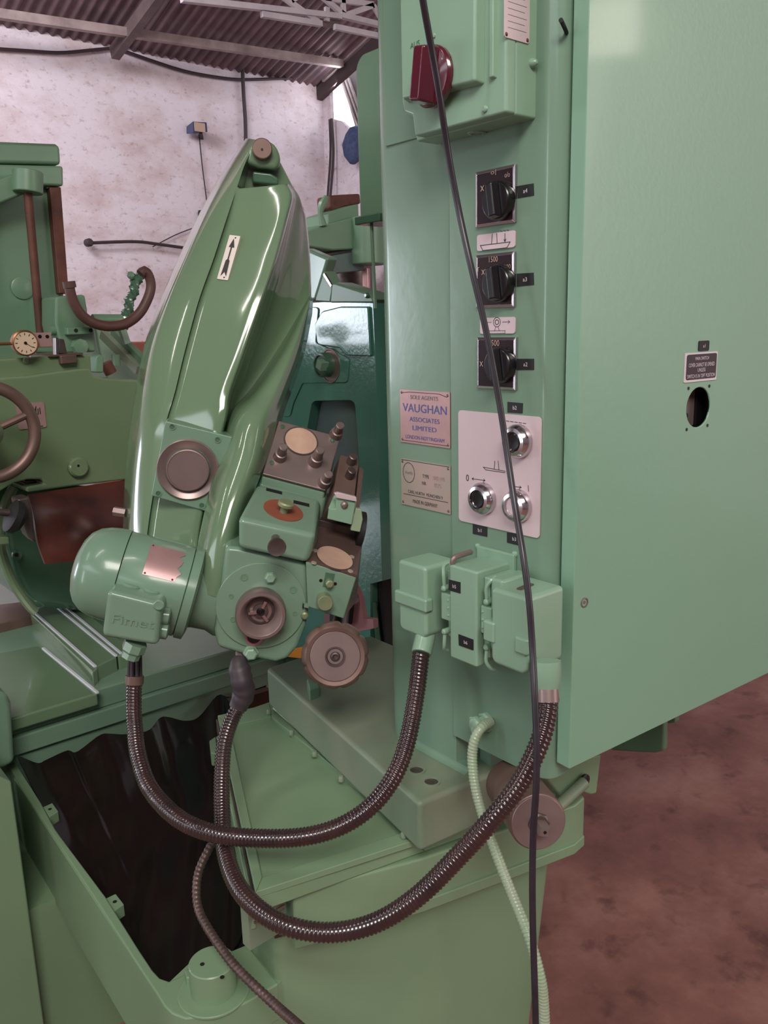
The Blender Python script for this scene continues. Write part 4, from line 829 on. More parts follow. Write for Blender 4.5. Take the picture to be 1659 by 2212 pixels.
cpts = [PD(*p) for p in [(290, 1470, 1.235), (289, 1520, 1.23), (291, 1570, 1.22), (299, 1635, 1.19), (325, 1705, 1.15), (385, 1768, 1.10), (460, 1800, 1.07), (560, 1811, 1.055), (660, 1807, 1.045), (740, 1783, 1.045), (805, 1738, 1.05), (852, 1675, 1.06), (880, 1600, 1.075), (899, 1500, 1.09), (910, 1408, 1.095)]]
obj('corrugated_hose', MB().tube(cpts, .0121, 14, .00125, ribs(.0048, .13), True), M['hose_black'], t, ang=80)
obj('ferrule', MB().cyl(PD(291, 1459, 1.235), PD(290, 1478, 1.235), .0135, 20), M['steel_brown'], t, bevel=.001)
for k in range(7):
    a = k*2*math.pi/7; o_ = RV*math.cos(a)*.0075+fw*math.sin(a)*.0075
    obj('wire', MB().cyl(PD(292, 1404, 1.235)+o_, PD(291, 1466, 1.235)+o_*1.2, .0026, 8), M['rubber_boot'], t)
t = thing('head_conduit', 'black corrugated conduit sweeping low from the gearbox boot to the right plug', 'conduit', (.69, .60, .98))
hood(None, .686, .752, .584, .640, 1.004, 1.098, t)
obj('hood_lip', MB().wbox((.700, .634, 1.012), (.750, .654, 1.104)), M['green_box'], t, bevel=.004)
obj('hood_clip', MB().wbox((.682, .581, 1.03), (.70, .60, 1.05)), M['green_box'], t, bevel=.003)
obj('hood_clip', MB().wbox((.683, .632, 1.03), (.70, .650, 1.056)), M['green_box'], t, bevel=.003)
obj('name_tape', MB().rrect(Frame((.715, .612, 1.098), (1, .12, 0), (-.12, 1, 0)), -.014, .014, -.004, .004, 0, .0012, .003), M['steel_dark'], t, label='dark tape on top of the plug')
e0 = PD(1180, 1450, .94); obj('sleeve', MB().lathe(e0, PD(1182, 1512, .94)-e0, [(.017, -.012), (.017, .012), (.0145, .016), (.0145, .03)], 24), M['green_box'], t)
obj('ferrule', MB().cyl(PD(1182, 1488, .938), PD(1183, 1516, .936), .0132, 20), M['steel'], t)
cpts = [PD(*p) for p in [(527, 1512, 1.235), (503, 1550, 1.225), (485, 1605, 1.2), (479, 1680, 1.17), (480, 1760, 1.13), (487, 1840, 1.08), (512, 1912, 1.03), (562, 1968, .99), (630, 2003, .965), (720, 2014, .955), (812, 1993, .945), (900, 1938, .935), (990, 1850, .925), (1062, 1770, .915), (1122, 1692, .915), (1163, 1610, .92), (1181, 1545, .93), (1183, 1508, .936)]]
obj('corrugated_hose', MB().tube(cpts, .0118, 14, .00125, ribs(.005, .15), True), M['hose_black'], t, ang=80)
obj('rubber_boot', MB().tube([PD(*p) for p in [(519, 1418, 1.235), (517, 1440, 1.23), (522, 1470, 1.225), (527, 1495, 1.23), (514, 1528, 1.232)]], .0165, 18, .004, lambda s, L, a: (.55+.42*min(1, s/L*5) if s/L < .8 else .97-.9*(s/L-.8))*(1+.05*math.sin(s*420+2*math.sin(a)))), M['rubber_boot'], t, ang=70)
t = thing('green_conduit', 'thin pale green ribbed conduit dropping from the elbow fitting on the column', 'conduit', PX(1050, 1560, .757))
cpts = [PD(*p) for p in [(1058, 1560, 1.11), (1040, 1572, 1.09), (1026, 1596, 1.085), (1020, 1635, 1.085), (1025, 1690, 1.08), (1040, 1752, 1.07), (1066, 1828, 1.045), (1102, 1922, 1.02), (1138, 2012, .99), (1163, 2095, .98), (1174, 2170, .985), (1178, 2330, 1.0)]]; e_ = cpts[-1]; cpts += [arr(e_[0]+.01, e_[1], e_[2]*.5), arr(e_[0]+.02, e_[1]-.01, .01)]
obj('ribbed_hose', MB().tube(cpts, .0071, 12, .0011, ribs(.0042, .14), True), M['conduit_green'], t, ang=80)
fp_ = PX(1052, 1558, .757)
obj('elbow_fitting', MB().lathe(fp_, (-1, .0, 0), [(.014, 0), (.014, .006), (.011, .008), (.011, .018), (.0125, .019), (.0125, .024), (.009, .026)], 8), M['green_box'], t, bevel=.0008)
obj('clamp_band', MB().bar(fp_+arr(-.02, .006, .012), fp_+arr(-.024, -.004, -.013), .012, .008), M['green_box'], t, bevel=.002)
obj('clamp_screw', MB().lathe(fp_+arr(-.026, -.004, -.010), (-1, 0, 0), [(.004, 0), (.004, .003)], 10), M['green_box'], t)
o = obj('power_cable', MB().tube([PD(*p) for p in [(905, -60, .80), (915, 10, .82), (933, 110, .85), (950, 210, .87), (968, 330, .90), (990, 450, .915), (1015, 565, .915), (1040, 670, .92), (1062, 775, .925), (1082, 890, .93), (1097, 990, .93), (1112, 1090, .92), (1130, 1200, .90), (1143, 1300, .895), (1150, 1400, .895), (1155, 1500, .885), (1159, 1600, .88), (1158, 1700, .88), (1152, 1800, .885), (1150, 1900, .89), (1151, 2000, .895), (1154, 2100, .90), (1157, 2212, .91), (1160, 2400, .93)]] + [PD(1160, 2400, .93)*arr(1, 1, .5), PD(1160, 2400, .93)*arr(1, 1, 0)+arr(0, 0, .004)], .0037, 12, .006), M['cable_black'])
tag(o, 'long black cable hanging in front of the column from top to bottom', 'cable')
o = obj('braided_cable', MB().tube([PD(*p) for p in [(485, 1700, 1.35), (474, 1790, 1.27), (452, 1832, 1.24), (430, 1880, 1.22), (424, 1925, 1.2), (430, 1968, 1.18), (455, 2015, 1.15), (500, 2078, 1.11), (545, 2125, 1.08), (600, 2176, 1.05), (680, 2250, .98), (790, 2380, .94), (830, 2600, .92)]] + [PD(835, 2750, .92)*arr(1, 1, .3), PD(835, 2750, .92)*arr(1, 1, 0)+arr(0, 0, .007)], .0066, 12, .0016, ribs(.0066, .16)), M['cable_braid'], ang=80)
tag(o, 'thin grey brown ribbed cable curling over the trough corner beside the round cap', 'cable')
# steel drum with square shaft
t = thing('clamping_drum', 'brown steel drum with a square shaft end under the switch housing', 'drum', PD(1160, 1775, 1.03))
c0 = PD(1162, 1776, 1.005); ax = unit(PD(1120, 1715, 1.09)-c0)
obj('drum', MB().lathe(c0, ax, [(.030, -.001), (.0345, .001), (.0352, .003), (.0352, .12)], 48), M['steel_brown'], t)
obj('face', MB().lathe(c0, -ax, [(.033, -.002), (.033, .0015), (.0325, .002)], 48), M['steel'], t)
obj('hub_nut', MB().lathe(c0, -ax, [(.013, 0), (.013, .006), (.011, .0075)], 8), M['steel_dark'], t)
obj('square_shaft', MB().lathe(c0, -ax, [(.0085, .004), (.0085, .026), (.007, .028)], 4, ph=.6), M['steel'], t)
obj('centre_hole', MB().lathe(c0-ax*.028, -ax, [(.002, 0), (.002, .0006)], 10), M['black'], t)

# ================================================================== slide column behind the head
XT = 1.06
t = thing('slide_column', 'teal hammer-finished slide column between the tall casting and the machine column', 'slide column', (1.0, 1.25, .5))
def pxs(px, X): return [PX(x, y, X) for x, y in px]
pl = obj('slide_plate', MB().prism(pxs([(640, 655), (700, 652), (806, 654), (812, 800), (826, 1255), (800, 1262), (800, 1420), (560, 1420), (556, 1050), (610, 800)], XT), (.05, 0, 0)), M['teal_hammer'], t, bevel=.004)
boolean_cut(pl, MB().prism([p+arr(-.02, 0, 0) for p in pxs(arcpoly([(674, 866), (766, 864), (780, 1060), (640, 1060)], [12, 14, 4, 4], 5), XT)], (.05, 0, 0)))
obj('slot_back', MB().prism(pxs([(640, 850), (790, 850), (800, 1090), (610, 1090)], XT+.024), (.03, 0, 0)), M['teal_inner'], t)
q = arcpoly([(684, 700), (700, 672), (740, 662), (800, 662), (806, 770), (752, 768), (738, 752), (690, 745)], [8, 10, 10, 4, 4, 10, 6, 10], 4)
obj('raised_pad', MB().prism(pxs([tuple(p) for p in q], XT), (-.006, 0, 0)), M['teal_hammer'], t, bevel=.003)
q = arcpoly([(662, 662), (690, 664), (684, 740), (720, 756), (756, 775), (752, 826), (655, 828), (636, 870), (628, 900), (610, 900)], 6, 3)
obj('raised_web', MB().prism(pxs([tuple(p) for p in q], XT), (-.003, 0, 0)), M['teal_hammer'], t, bevel=.0015)
bp = PX(713, 790, XT-.003)
bs = obj('bolt_seat', MB().lathe(bp, (-1, 0, 0), [(.036, 0), (.036, .002), (.033, .002), (.032, .0005)], 36), M['steel'], t)
bo = obj('bolt_boss', MB().lathe(PX(708, 788, XT-.003), (-1, 0, 0), [(.026, 0), (.026, .016), (.0245, .020), (.021, .0205), (.020, .017)], 36), M['green_dark'], t)
ba = PX(700, 788, XT-.03)
obj('square_key', MB().lathe(PX(704, 788, XT-.02), (-1, 0, 0), [(.013, 0), (.013, .018), (.011, .0195)], 4, ph=.35), M['green_box'], bo)
obj('shoulder', MB().prism(pxs([(716, 612), (722, 610), (798, 634), (806, 645), (806, 655), (712, 655)], XT-.002), (.05, 0, 0)), M['green_far'], t, bevel=.005)
obj('shoulder_screw', MB().lathe(PX(794, 638, XT-.004), (-1, 0, 0), [(.006, 0), (.005, .004), (.003, .006)], 10), M['green_dark'], t)
obj('guard_flap', MB().prism(pxs([(655, 535), (668, 540), (708, 557), (702, 578), (680, 648), (655, 650)], XT+.06), (.03, 0, 0)), M['green'], t, bevel=.006)
obj('guard_back', MB().prism(pxs([(700, 585), (718, 618), (712, 652), (680, 650)], XT+.03), (.03, 0, 0)), M['green_far'], t, bevel=.002)
obj('highlight_bar', MB().bar(PX(701, 592, XT+.025), PX(717, 618, XT+.025), .005), M['chrome'], t)  # chrome bar added in place of a white highlight on the guard
obj('side_slot', MB().prism(pxs([(806, 1256), (826, 1254), (834, 1400), (806, 1400)], XT+.02), (.03, 0, 0)), M['black_matte'], t)
obj('side_rod', MB().cyl(PX(808, 1300, XT+.01), PX(818, 1392, XT+.01), .006, 10), M['green_dark'], t)
obj('under_block', MB().prism(pxs([(575, 1290), (800, 1290), (800, 1440), (640, 1440), (575, 1500)], XT+.04), (.1, 0, 0)), M['green_dark'], t)
o = obj('gear_segment', MB().prism(pxs([(700, 1325), (752, 1334), (762, 1262), (776, 1290), (784, 1336), (806, 1338), (807, 1358), (780, 1364), (700, 1372)], .90), (.012, 0, 0)), M['pink_paper'], bevel=.001)
tag(o, 'pinkish curved plate showing behind the star knob and right block', 'plate')
o = obj('dark_spacer', MB().prism(pxs([(712, 1325), (758, 1290), (752, 1350), (712, 1360)], .88), (.01, 0, 0)), M['black_matte']); tag(o, 'black plate behind the top of the star knob', 'plate')
o = obj('yellow_wedge', MB().prism([PX(618, 1412, 1.02), PX(632, 1402, 1.02), PX(662, 1396, 1.02), PX(660, 1424, 1.02), PX(622, 1420, 1.02)], (.045, 0, 0)), M['yellow'], bevel=.002); tag(o, 'small orange yellow piece behind the left of the star knob', 'wedge')
o = obj('rusty_strip', MB().prism([PY(x, y, 1.5) for x, y in [(500, 1515), (586, 1490), (588, 1540), (520, 1545)]], (0, .02, 0)), M['rust']); tag(o, 'rust brown strip in the dark gap above the tray corner', 'strip')

# ================================================================== swivelling head
OH = PD(562, 1318, 1.22)
nh = unit((CAM-OH)*arr(1, 1, 0)); e0 = np.cross(up, nh); th = math.radians(-14)
FH = Frame(OH, e0*math.cos(th)+up*math.sin(th), up*math.cos(th)-e0*math.sin(th))
def hp(px, w): return [FH.P(x, y, w) for x, y in px]
t = thing('cutter_head', 'glossy green swivelling head with a tall curved casting and round dial collar', 'machine head', OH-arr(0, 0, .1))
# left half of the tall curved guard: silhouette, ridge, seam
rows = []
for (ax_, ay), (bx, by), (sx, sy), dd in [((531, 299), (541, 300), (556, 302), .10), ((496, 350), (508, 352), (532, 350), .085), ((466, 396), (480, 402), (514, 402), .07), ((424, 474), (440, 480), (488, 480), .05), ((384, 560), (402, 566), (462, 560), .035), ((346, 650), (366, 650), (430, 650), .02), ((312, 745), (334, 745), (400, 760), .012), ((292, 850), (314, 850), (378, 850), .005), ((278, 935), (301, 940), (358, 920), 0), ((270, 1030), (290, 1030), (340, 1020), 0), ((265, 1150), (282, 1150), (322, 1130), 0), ((268, 1260), (284, 1260), (310, 1240), 0)]:
    mx, my = (bx*.45+sx*.55), (by*.45+sy*.55)
    rows.append([PD(ax_, ay, 1.47+dd), PD(ax_*.5+bx*.5, ay*.5+by*.5, 1.405+dd), PD(bx, by, 1.37+dd), PD(mx, my, 1.345+dd), PD(sx-1.2, sy, 1.335+dd)])
bvec = fh*.11
obj('left_casting', MB().loft(rows, bvec, 26, 60), M['green_gloss'], t, ang=70)
rows = []
R_ = [((508, 408), (575, 402), (622, 398), (633, 403), (638, 412), .065),
      ((500, 440), (585, 428), (632, 424), (648, 430), (655, 452), .06),
      ((488, 482), (580, 478), (622, 470), (648, 470), (661, 490), .052),
      ((463, 560), (555, 560), (598, 560), (640, 560), (667, 560), .038),
      ((431, 650), (525, 650), (568, 650), (620, 650), (669, 645), .022),
      ((401, 760), (488, 760), (530, 760), (580, 752), (664, 700), .012),
      ((379, 850), (452, 850), (498, 850), (525, 846), (640, 770), .005),
      ((359, 920), (440, 918), (490, 900), (512, 895), (625, 820), 0),
      ((341, 1020), (420, 1020), (462, 1015), (480, 1010), (600, 920), 0),
      ((323, 1130), (400, 1135), (435, 1135), (450, 1135), (560, 1050), 0),
      ((311, 1240), (380, 1245), (425, 1245), (440, 1245), (520, 1180), 0)]
for i, (a, b, c, d, e, dd) in enumerate(R_):
    deep = [.0, .03, .065, .085, .09, .08, .06, .05, .05, .05, .05][i]
    rows.append([PD(*a, 1.338+dd), PD(*b, 1.318+dd), PD(c[0]-12, c[1], 1.316+dd), PD(*c, 1.328+dd), PD(c[0]*.7+d[0]*.3, c[1]*.7+d[1]*.3, 1.36+dd+deep*.5), PD(*d, 1.375+dd+deep*.8), PD(d[0]*.45+e[0]*.55, d[1]*.45+e[1]*.55, 1.385+dd+deep), PD(*e, 1.40+dd+deep)])
obj('right_casting', MB().loft(rows, bvec*.3, 40, 70), M['green_gloss'], t, ang=70)
# eye lug with pin at the tip
lugp = [(534, 326), (548, 306), (566, 301), (590, 306), (602, 318), (614, 350), (628, 392), (606, 398), (560, 388), (528, 372), (524, 350)]
FL = Frame(PD(565, 345, 1.43), FH.ex, FH.ey)
def fl_p(px, w): return [FL.P(x, y, w) for x, y in px]
obj('eye_lug', MB().prism(fl_p([(536, 318), (552, 303), (584, 303), (600, 318), (608, 345), (600, 366), (560, 362), (530, 352)], .0), -FL.n*.06), M['green_gloss'], t, bevel=.008, seg=3)
obj('lug_web', MB().prism(fl_p([(528, 340), (604, 345), (632, 400), (640, 412), (515, 412)], -.035), -FL.n*.07), M['green_gloss'], t, bevel=.006)
obj('pin_seat', MB().prism(fl_p([(545, 369), (585, 374), (602, 384), (602, 400), (545, 394)], -.012), -FL.n*.03), M['green_dark'], t, bevel=.004)
pn = obj('pin', MB().lathe(FL.P(566, 324, .0), FL.n, [(.0170, 0), (.0170, .012), (.0155, .0135)], 32), M['steel_brown'], t)
obj('pin_hole', MB().lathe(FL.P(566, 323, .0135), FL.n, [(.0022, 0), (.0022, .0005)], 10), M['black_matte'], pn)
# arrow plate
FA = Frame(PD(494, 556, 1.3635), unit(PD(525, 560, 1.361)-PD(463, 552, 1.3735)), unit(PD(509, 505, 1.374)-PD(478, 606, 1.361)))
FA = Frame(FA.O, FA.ex, unit(FA.ey-FA.ex*(FA.ey@FA.ex)))
ah = np.linalg.norm(PD(508, 505, 1.35)-PD(478, 606, 1.35)); aw = .0195
ap_ = obj('arrow_plate', MB().rrect(FA, -aw/2, aw/2, -ah/2, ah/2, -.006, .0, .001), M['white_plate'], t, label='white plate with a black arrow')
def poly_mb(F_, pts, w): return MB().add([F_.pt(u, v, w) for u, v in pts], [tuple(range(len(pts)))])
m = poly_mb(FA, [(-.005, .018), (.005, .018), (0, .034)], .0006)
m.add([FA.pt(u, v, .0006) for u, v in [(-.0012, .018), (.0012, .018), (.0012, -.004), (-.0012, -.004)]], [(0, 1, 2, 3)])
m.add([FA.pt(u, v, .0006) for u, v in [(-.0035, -.006), (0, -.002), (.0035, -.006), (.005, -.034), (0, -.026), (-.005, -.034)]], [(0, 1, 2, 3, 4, 5)])
obj('arrow', m, M['ink'], ap_, smooth=False)
for v_ in (ah/2-.004, -ah/2+.004): obj('rivet', MB().lathe(FA.pt(.002, v_, 0), FA.n, [(.0015, 0), (.001, .0006)], 8), M['ink'], ap_)
# square flange with a cupped disc
FQ = Frame(PD(407, 1010, 1.296), FH.ex, FH.ey)
q = [FQ.P(x, y, 0) for x, y in [(357, 909), (503, 944), (448, 1106), (326, 1071)]]
pq = obj('disc_flange', MB().prism(q, -FQ.n*.05), M['green'], t, bevel=.002)
for px in ((372, 922), (470, 950), (342, 1066), (436, 1092)): obj('flange_screw', MB().lathe(FQ.P(*px, 0), FQ.n, [(.0052, 0), (.0052, .0012), (.0038, .0012), (.0034, -.001)], 16, cap=True), M['green_far'], pq)
obj('cup_disc', MB().lathe(FQ.P(406, 1014, 0), FQ.n, [(.0475, 0), (.0475, .004), (.046, .0052), (.040, .002), (.0335, -.0005), (.0335, .006), (.0325, .009), (.0305, .0095), (.0300, .0085)], 56), M['steel'], t, label='brushed steel cupped disc')
obj('hex_stub', MB().cyl(PD(272, 1108, 1.42), PD(246, 1104, 1.42), .008, 6), M['steel'], t)
# forward arm
A = [((668, 640, 1.45), (669, 655, 1.44), (666, 676, 1.45)), ((612, 735, 1.45), (634, 748, 1.40), (648, 765, 1.43)), ((545, 836, 1.41), (588, 846, 1.335), (620, 850, 1.39)), ((501, 888, 1.36), (548, 905, 1.29), (602, 898, 1.35)), ((482, 960, 1.325), (532, 985, 1.268), (580, 985, 1.32)), ((455, 1050, 1.30), (502, 1065, 1.245), (550, 1058, 1.29)), ((436, 1130, 1.28), (482, 1140, 1.23), (522, 1140, 1.275)), ((420, 1210, 1.265), (462, 1215, 1.222), (512, 1210, 1.255)), ((403, 1276, 1.255), (444, 1284, 1.220), (490, 1296, 1.235))]
rows = []
for a, b, c in A:
    a, b, c = arr(*a), arr(*b), arr(*c); l = a*.55+b*.45; l[2] = a[2]*.22+b[2]*.78; r = c*.55+b*.45; r[2] = c[2]*.22+b[2]*.78
    rows.append([PD(*a), PD(*l), PD(*b), PD(*r), PD(*c)])
obj('forward_arm', MB().loft(rows, fh*.09, 26, 60), M['green_gloss'], t, ang=70)
# gearbox block: front plate with round cover and collar
gb = [(487, 1180), (515, 1183), (664, 1217), (668, 1312), (662, 1352), (644, 1398), (622, 1424), (596, 1432), (556, 1424), (470, 1400), (462, 1360), (472, 1296)]
g_ = obj('gearbox', MB().prism(hp(gb, -.003), -FH.n*.13), M['green'], t, bevel=.008, seg=3)
cv_ = obj('round_cover', MB().lathe(FH.P(564, 1308, -.003), FH.n, [(.0655, 0), (.0655, .0022), (.0645, .003)], 64), M['green'], t, label='round green cover plate')
for px, r in (((527, 1247), .0055), ((633, 1274), .0055), ((499, 1288), .0035), ((503, 1338), .004), ((608, 1363), .0045), ((637, 1325), .0035)):
    obj('cover_screw', MB().lathe(FH.P(*px, 0), FH.n, [(r, 0), (r, .0008), (r*.72, .0008), (r*.65, .0002)], 18), M['green_far'], cv_)
obj('hex_plug', MB().lathe(FH.P(584, 1247, 0), FH.n, [(.0088, 0), (.0088, .002), (.0082, .0022), (.0078, .006), (.006, .0075)], 6), M['green_box'], cv_)
obj('plug_collar', MB().lathe(FH.P(584, 1248, 0), FH.n, [(.0098, 0), (.0098, .0015)], 24), M['green'], cv_)
co = FH.P(563, 1322, .014)
dc = obj('dial_collar', MB().lathe(co, FH.n, [(.034, -.013), (.0362, -.004), (.0362, .016), (.0345, .019), (.0305, .0195), (.029, .018), (.0205, -.004), (.0195, -.005)], 64), M['steel'], t, label='steel dial collar with a conical bore')
sh = obj('chuck', MB().lathe(co, FH.n, [(.0215, -.0085), (.0205, -.003), (.0165, -.002), (.016, -.006), (.0115, -.006), (.011, -.002), (.0085, -.0015)], 32), M['steel_dark'], dc)
for k in range(3):
    a = math.radians(90+120*k-14); d = FH.ex*math.cos(a)+FH.ey*math.sin(a)
    obj('jaw', MB().bar(co+d*.006+FH.n*(-.001), co+d*.0175+FH.n*(-.001), .0055, .004), M['chrome'], dc)
obj('chuck_centre', MB().lathe(co, FH.n, [(.006, -.006), (.006, -.001), (.003, 0), (.0022, -.001)], 16), M['black'], dc)
obj('oil_port', MB().lathe(FH.P(549, 1376, 0), FH.n, [(.0135, 0), (.0135, .0015), (.0105, .0015), (.0095, .0005)], 28), M['pink_paper'], t); obj('port_mouth', MB().lathe(FH.P(549, 1376, 0), FH.n, [(.0098, .0004), (.0098, .0010)], 24), M['black'], t)
obj('drain_plug', MB().lathe(FH.P(542, 1410, .0), FH.n, [(.012, -.012), (.012, 0), (.0095, .001), (.0092, .008), (.007, .0095)], 6), M['green_box'], t)
obj('drain_stem', MB().cyl(FH.P(517, 1408, -.02), PD(518, 1424, 1.235), .006, 12), M['steel'], t)
obj('index_block', MB().prism(hp([(653, 1300), (668, 1303), (666, 1312), (655, 1310)], .001), FH.n*.004), M['green'], t); obj('index_mark', MB().prism(hp([(654, 1302), (657, 1302), (656, 1313), (653, 1312)], .002), FH.n*.003), M['black'], t)
obj('side_screw', MB().lathe(FH.P(658, 1329, -.002), FH.n, [(.0065, 0), (.006, .004), (.0035, .006)], 8), M['brass_green'], t)
# box with slanted top and oval plate
box_f = [(514, 1118), (684, 1156), (664, 1217), (514, 1184)]; box_b = [(554, 1044), (693, 1079), (690, 1180), (548, 1150)]
def bridge_hp(fr, wf, bk, wb): return MB().bridge(hp(fr, wf), hp(bk, wb))
ib = obj('index_box', bridge_hp(box_f, .012, box_b, -.115), M['green'], t, bevel=.008, seg=3)
# frame of the slanted top
tl, trr, br, bl = FH.P(554, 1044, -.115), FH.P(693, 1079, -.115), FH.P(684, 1156, .012), FH.P(514, 1118, .012)
FT = Frame((tl+trr+br+bl)/4, unit((trr-tl)+(br-bl)), unit((tl-bl)+(trr-br))); FT = Frame(FT.O, FT.ex, unit(FT.ey-FT.ex*(FT.ey@FT.ex)))
def oval(F_, c, ru, rv, w0, w1, n=36):
    A = [F_.pt(c[0]+ru*math.cos(k*2*math.pi/n), c[1]+rv*math.sin(k*2*math.pi/n), w0) for k in range(n)]; B = [F_.pt(c[0]+ru*math.cos(k*2*math.pi/n), c[1]+rv*math.sin(k*2*math.pi/n), w1) for k in range(n)]
    return MB().bridge(A, B)
cc = FT.uv(612, 1103)
obj('dial_plate', oval(FT, cc, .030, .034, -.002, .0012), M['copper_plate'], ib, label='copper red round plate')
kp = FT.uv(612, 1108)
obj('push_knob', MB().lathe(FT.pt(kp[0], kp[1], 0), FT.n, [(.006, 0), (.006, .010), (.012, .013), (.012, .017), (.010, .019), (.002, .0185)], 28), M['brass_green'], ib)
for px in (((575, 1056), (609, 1067)), ((634, 1083), (668, 1093))):
    a, b = FT.uv(*px[0]), FT.uv(*px[1]); obj('slot', MB().box(FT, a[0], b[0], (a[1]+b[1])/2-.005, (a[1]+b[1])/2+.005, -.002, .0008), M['black_matte'], ib)
pk = obj('pull_knob', MB().lathe(FH.P(595, 1163, .012), FH.n, [(.0062, -.004), (.0062, .044), (.0125, .046), (.013, .050), (.012, .053), (.009, .0522)], 28), M['steel_dark'], t, label='dark steel pull knob')
# slanted stud plate
F1 = [(566, 1024), (704, 1060), (706, 1096), (552, 1052)]
tlp, trp, brp, blp = FH.P(602, 908, -.190), FH.P(735, 943, -.190), FH.P(704, 1060, -.122), FH.P(567, 1024, -.122)
FS = Frame((tlp+trp+brp+blp)/4, unit((trp-tlp)+(brp-blp)), unit((tlp-blp)+(trp-brp))); FS = Frame(FS.O, FS.ex, unit(FS.ey-FS.ex*(FS.ey@FS.ex)))
U = [FS.uv(*p) for p in ((567, 1024), (704, 1060), (735, 943), (602, 908))]
sp_ = obj('stud_plate', MB().bridge([FS.pt(*p, -.006) for p in U], [FS.pt(*p, 0) for p in U]), M['steel'], t, bevel=.002, label='bare steel plate with studs')
body_ = [FS.pt(*p, -.006) for p in U]; obj('plate_block', MB().bridge(body_, [p-FH.ey*.05 for p in body_]), M['green'], t, bevel=.004)
obj('block_foot', MB().bridge(hp([(560, 1040), (704, 1074), (690, 1130), (548, 1100)], -.126), hp([(575, 1030), (716, 1065), (710, 1180), (560, 1140)], -.19)), M['green'], t, bevel=.006)
cc = FS.uv(650, 953)
obj('round_cap', oval(FS, cc, .0265, .0245, -.001, .0012), M['copper_cap'], sp_, label='cream round cap'); 
m = MB()
for k in range(28):
    a0_, a1_ = k*2*math.pi/28, (k+1)*2*math.pi/28
    q = [(cc[0]+r_*1.07*math.cos(a), cc[1]+r_*math.sin(a)) for r_, a in ((.0245, a0_), (.0245, a1_), (.0268, a1_), (.0268, a0_))]
    m.bridge([FS.pt(*p, -.001) for p in q], [FS.pt(*p, .0018) for p in q])
obj('cap_rim', m, M['steel_dark'], sp_)
for px, r, h in (((604, 988), .0088, .026), ((680, 998), .0095, .030), ((700, 1044), .009, .024), ((725, 940), .009, .024)):
    u, v = FS.uv(*px); dv = FS.ey*.0
    so = obj('stud', MB().lathe(FS.pt(u, v, 0), FS.n, [(r*1.25, 0), (r*1.05, h*.5), (r*.8, h*.52), (r*.78, h*1.25), (r*.6, h*1.3)], 16), M['steel'], sp_)
for px in ((610, 922), (587, 1000), (718, 952)): obj('plate_screw', MB().lathe(FS.P(*px), FS.n, [(.004, 0), (.004, .0012), (.002, .0016)], 10), M['green_dark'], sp_)
# right block with steel top and round cap
rb = [(660, 1214), (770, 1247), (742, 1337), (664, 1311)]
rk = obj('right_block', bridge_hp(rb, .004, [(690, 1118), (786, 1142), (770, 1300), (680, 1270)], -.14), M['green'], t, bevel=.002)
tl, trr, br, bl = FH.P(690, 1118, -.14), FH.P(786, 1142, -.14), FH.P(770, 1246, .004), FH.P(661, 1214, .004)
FU = Frame((tl+trr+br+bl)/4, unit((trr-tl)+(br-bl)), unit((tl-bl)+(trr-br))); FU = Frame(FU.O, FU.ex, unit(FU.ey-FU.ex*(FU.ey@FU.ex)))
U = [FU.uv(*p) for p in ((661, 1213), (770, 1245), (786, 1142), (690, 1118))]
st = obj('steel_top', MB().bridge([FU.pt(*p, -.002) for p in U], [FU.pt(*p, .0025) for p in U]), M['steel_brown'], rk)
cc = FU.uv(722, 1208)
obj('round_cap', oval(FU, cc, .028, .030, 0, .0034), M['copper_cap'], rk); obj('cap_rim', oval(FU, cc, .030, .032, 0, .003), M['steel_dark'], rk)
for px in ((760, 1203), (682, 1190), (757, 1234), (678, 1216)): obj('top_screw', MB().lathe(FU.P(*px, .0025), FU.n, [(.0045, 0), (.004, .001)], 10), M['plate_silver'], rk)
FV = FH.at(FH.pt(0, 0, .004))
a = FV.uv(712, 1245); 
obj('slot', MB().box(FV, a[0]-.007, a[0]+.007, a[1]-.017, a[1]+.005, -.002, .0006), M['green_dark'], rk)
obj('slot_screw', MB().lathe(FV.P(711, 1258), FV.n, [(.006, 0), (.006, .010), (.004, .012)], 16), M['brass_green'], rk)
for px in ((693, 1254), (724, 1261)): obj('pin_hole', MB().lathe(FV.P(*px), FV.n, [(.0026, 0), (.0026, .0005)], 10), M['black'], rk)
obj('stop_pin', MB().lathe(FV.P(700, 1294), FV.n, [(.0115, 0), (.0115, .020), (.0105, .0215), (.002, .021)], 28), M['brass_green'], rk, label='brassy stop pin')
# slide stack to the right of the stud plate
tl, trr, br, bl = FH.P(735, 983, -.17), FH.P(775, 990, -.17), FH.P(762, 1092, -.09), FH.P(717, 1074, -.09)
FW2 = Frame((tl+trr+br+bl)/4, unit((trr-tl)+(br-bl)), unit((tl-bl)+(trr-br))); FW2 = Frame(FW2.O, FW2.ex, unit(FW2.ey-FW2.ex*(FW2.ey@FW2.ex)))
U = [FW2.uv(*p) for p in ((717, 1078), (765, 1092), (776, 992), (735, 981))]
sl = obj('valve_slide', MB().bridge([FW2.pt(*p, -.06) for p in U], [FW2.pt(*p, 0) for p in U]), M['steel_brown'], t, bevel=.003)
U = [FW2.uv(*p) for p in ((768, 1100), (778, 1102), (788, 1010), (778, 1004))]
obj('slide_rail', MB().bridge([FW2.pt(*p, -.06) for p in U], [FW2.pt(*p, -.004) for p in U]), M['steel_brown'], sl, bevel=.002)
for px in ((757, 1000), (754, 1030)): obj('cap_screw', MB().lathe(FW2.P(*px), FW2.n, [(.0075, 0), (.0075, .016), (.006, .017)], 12), M['steel_dark'], sl)
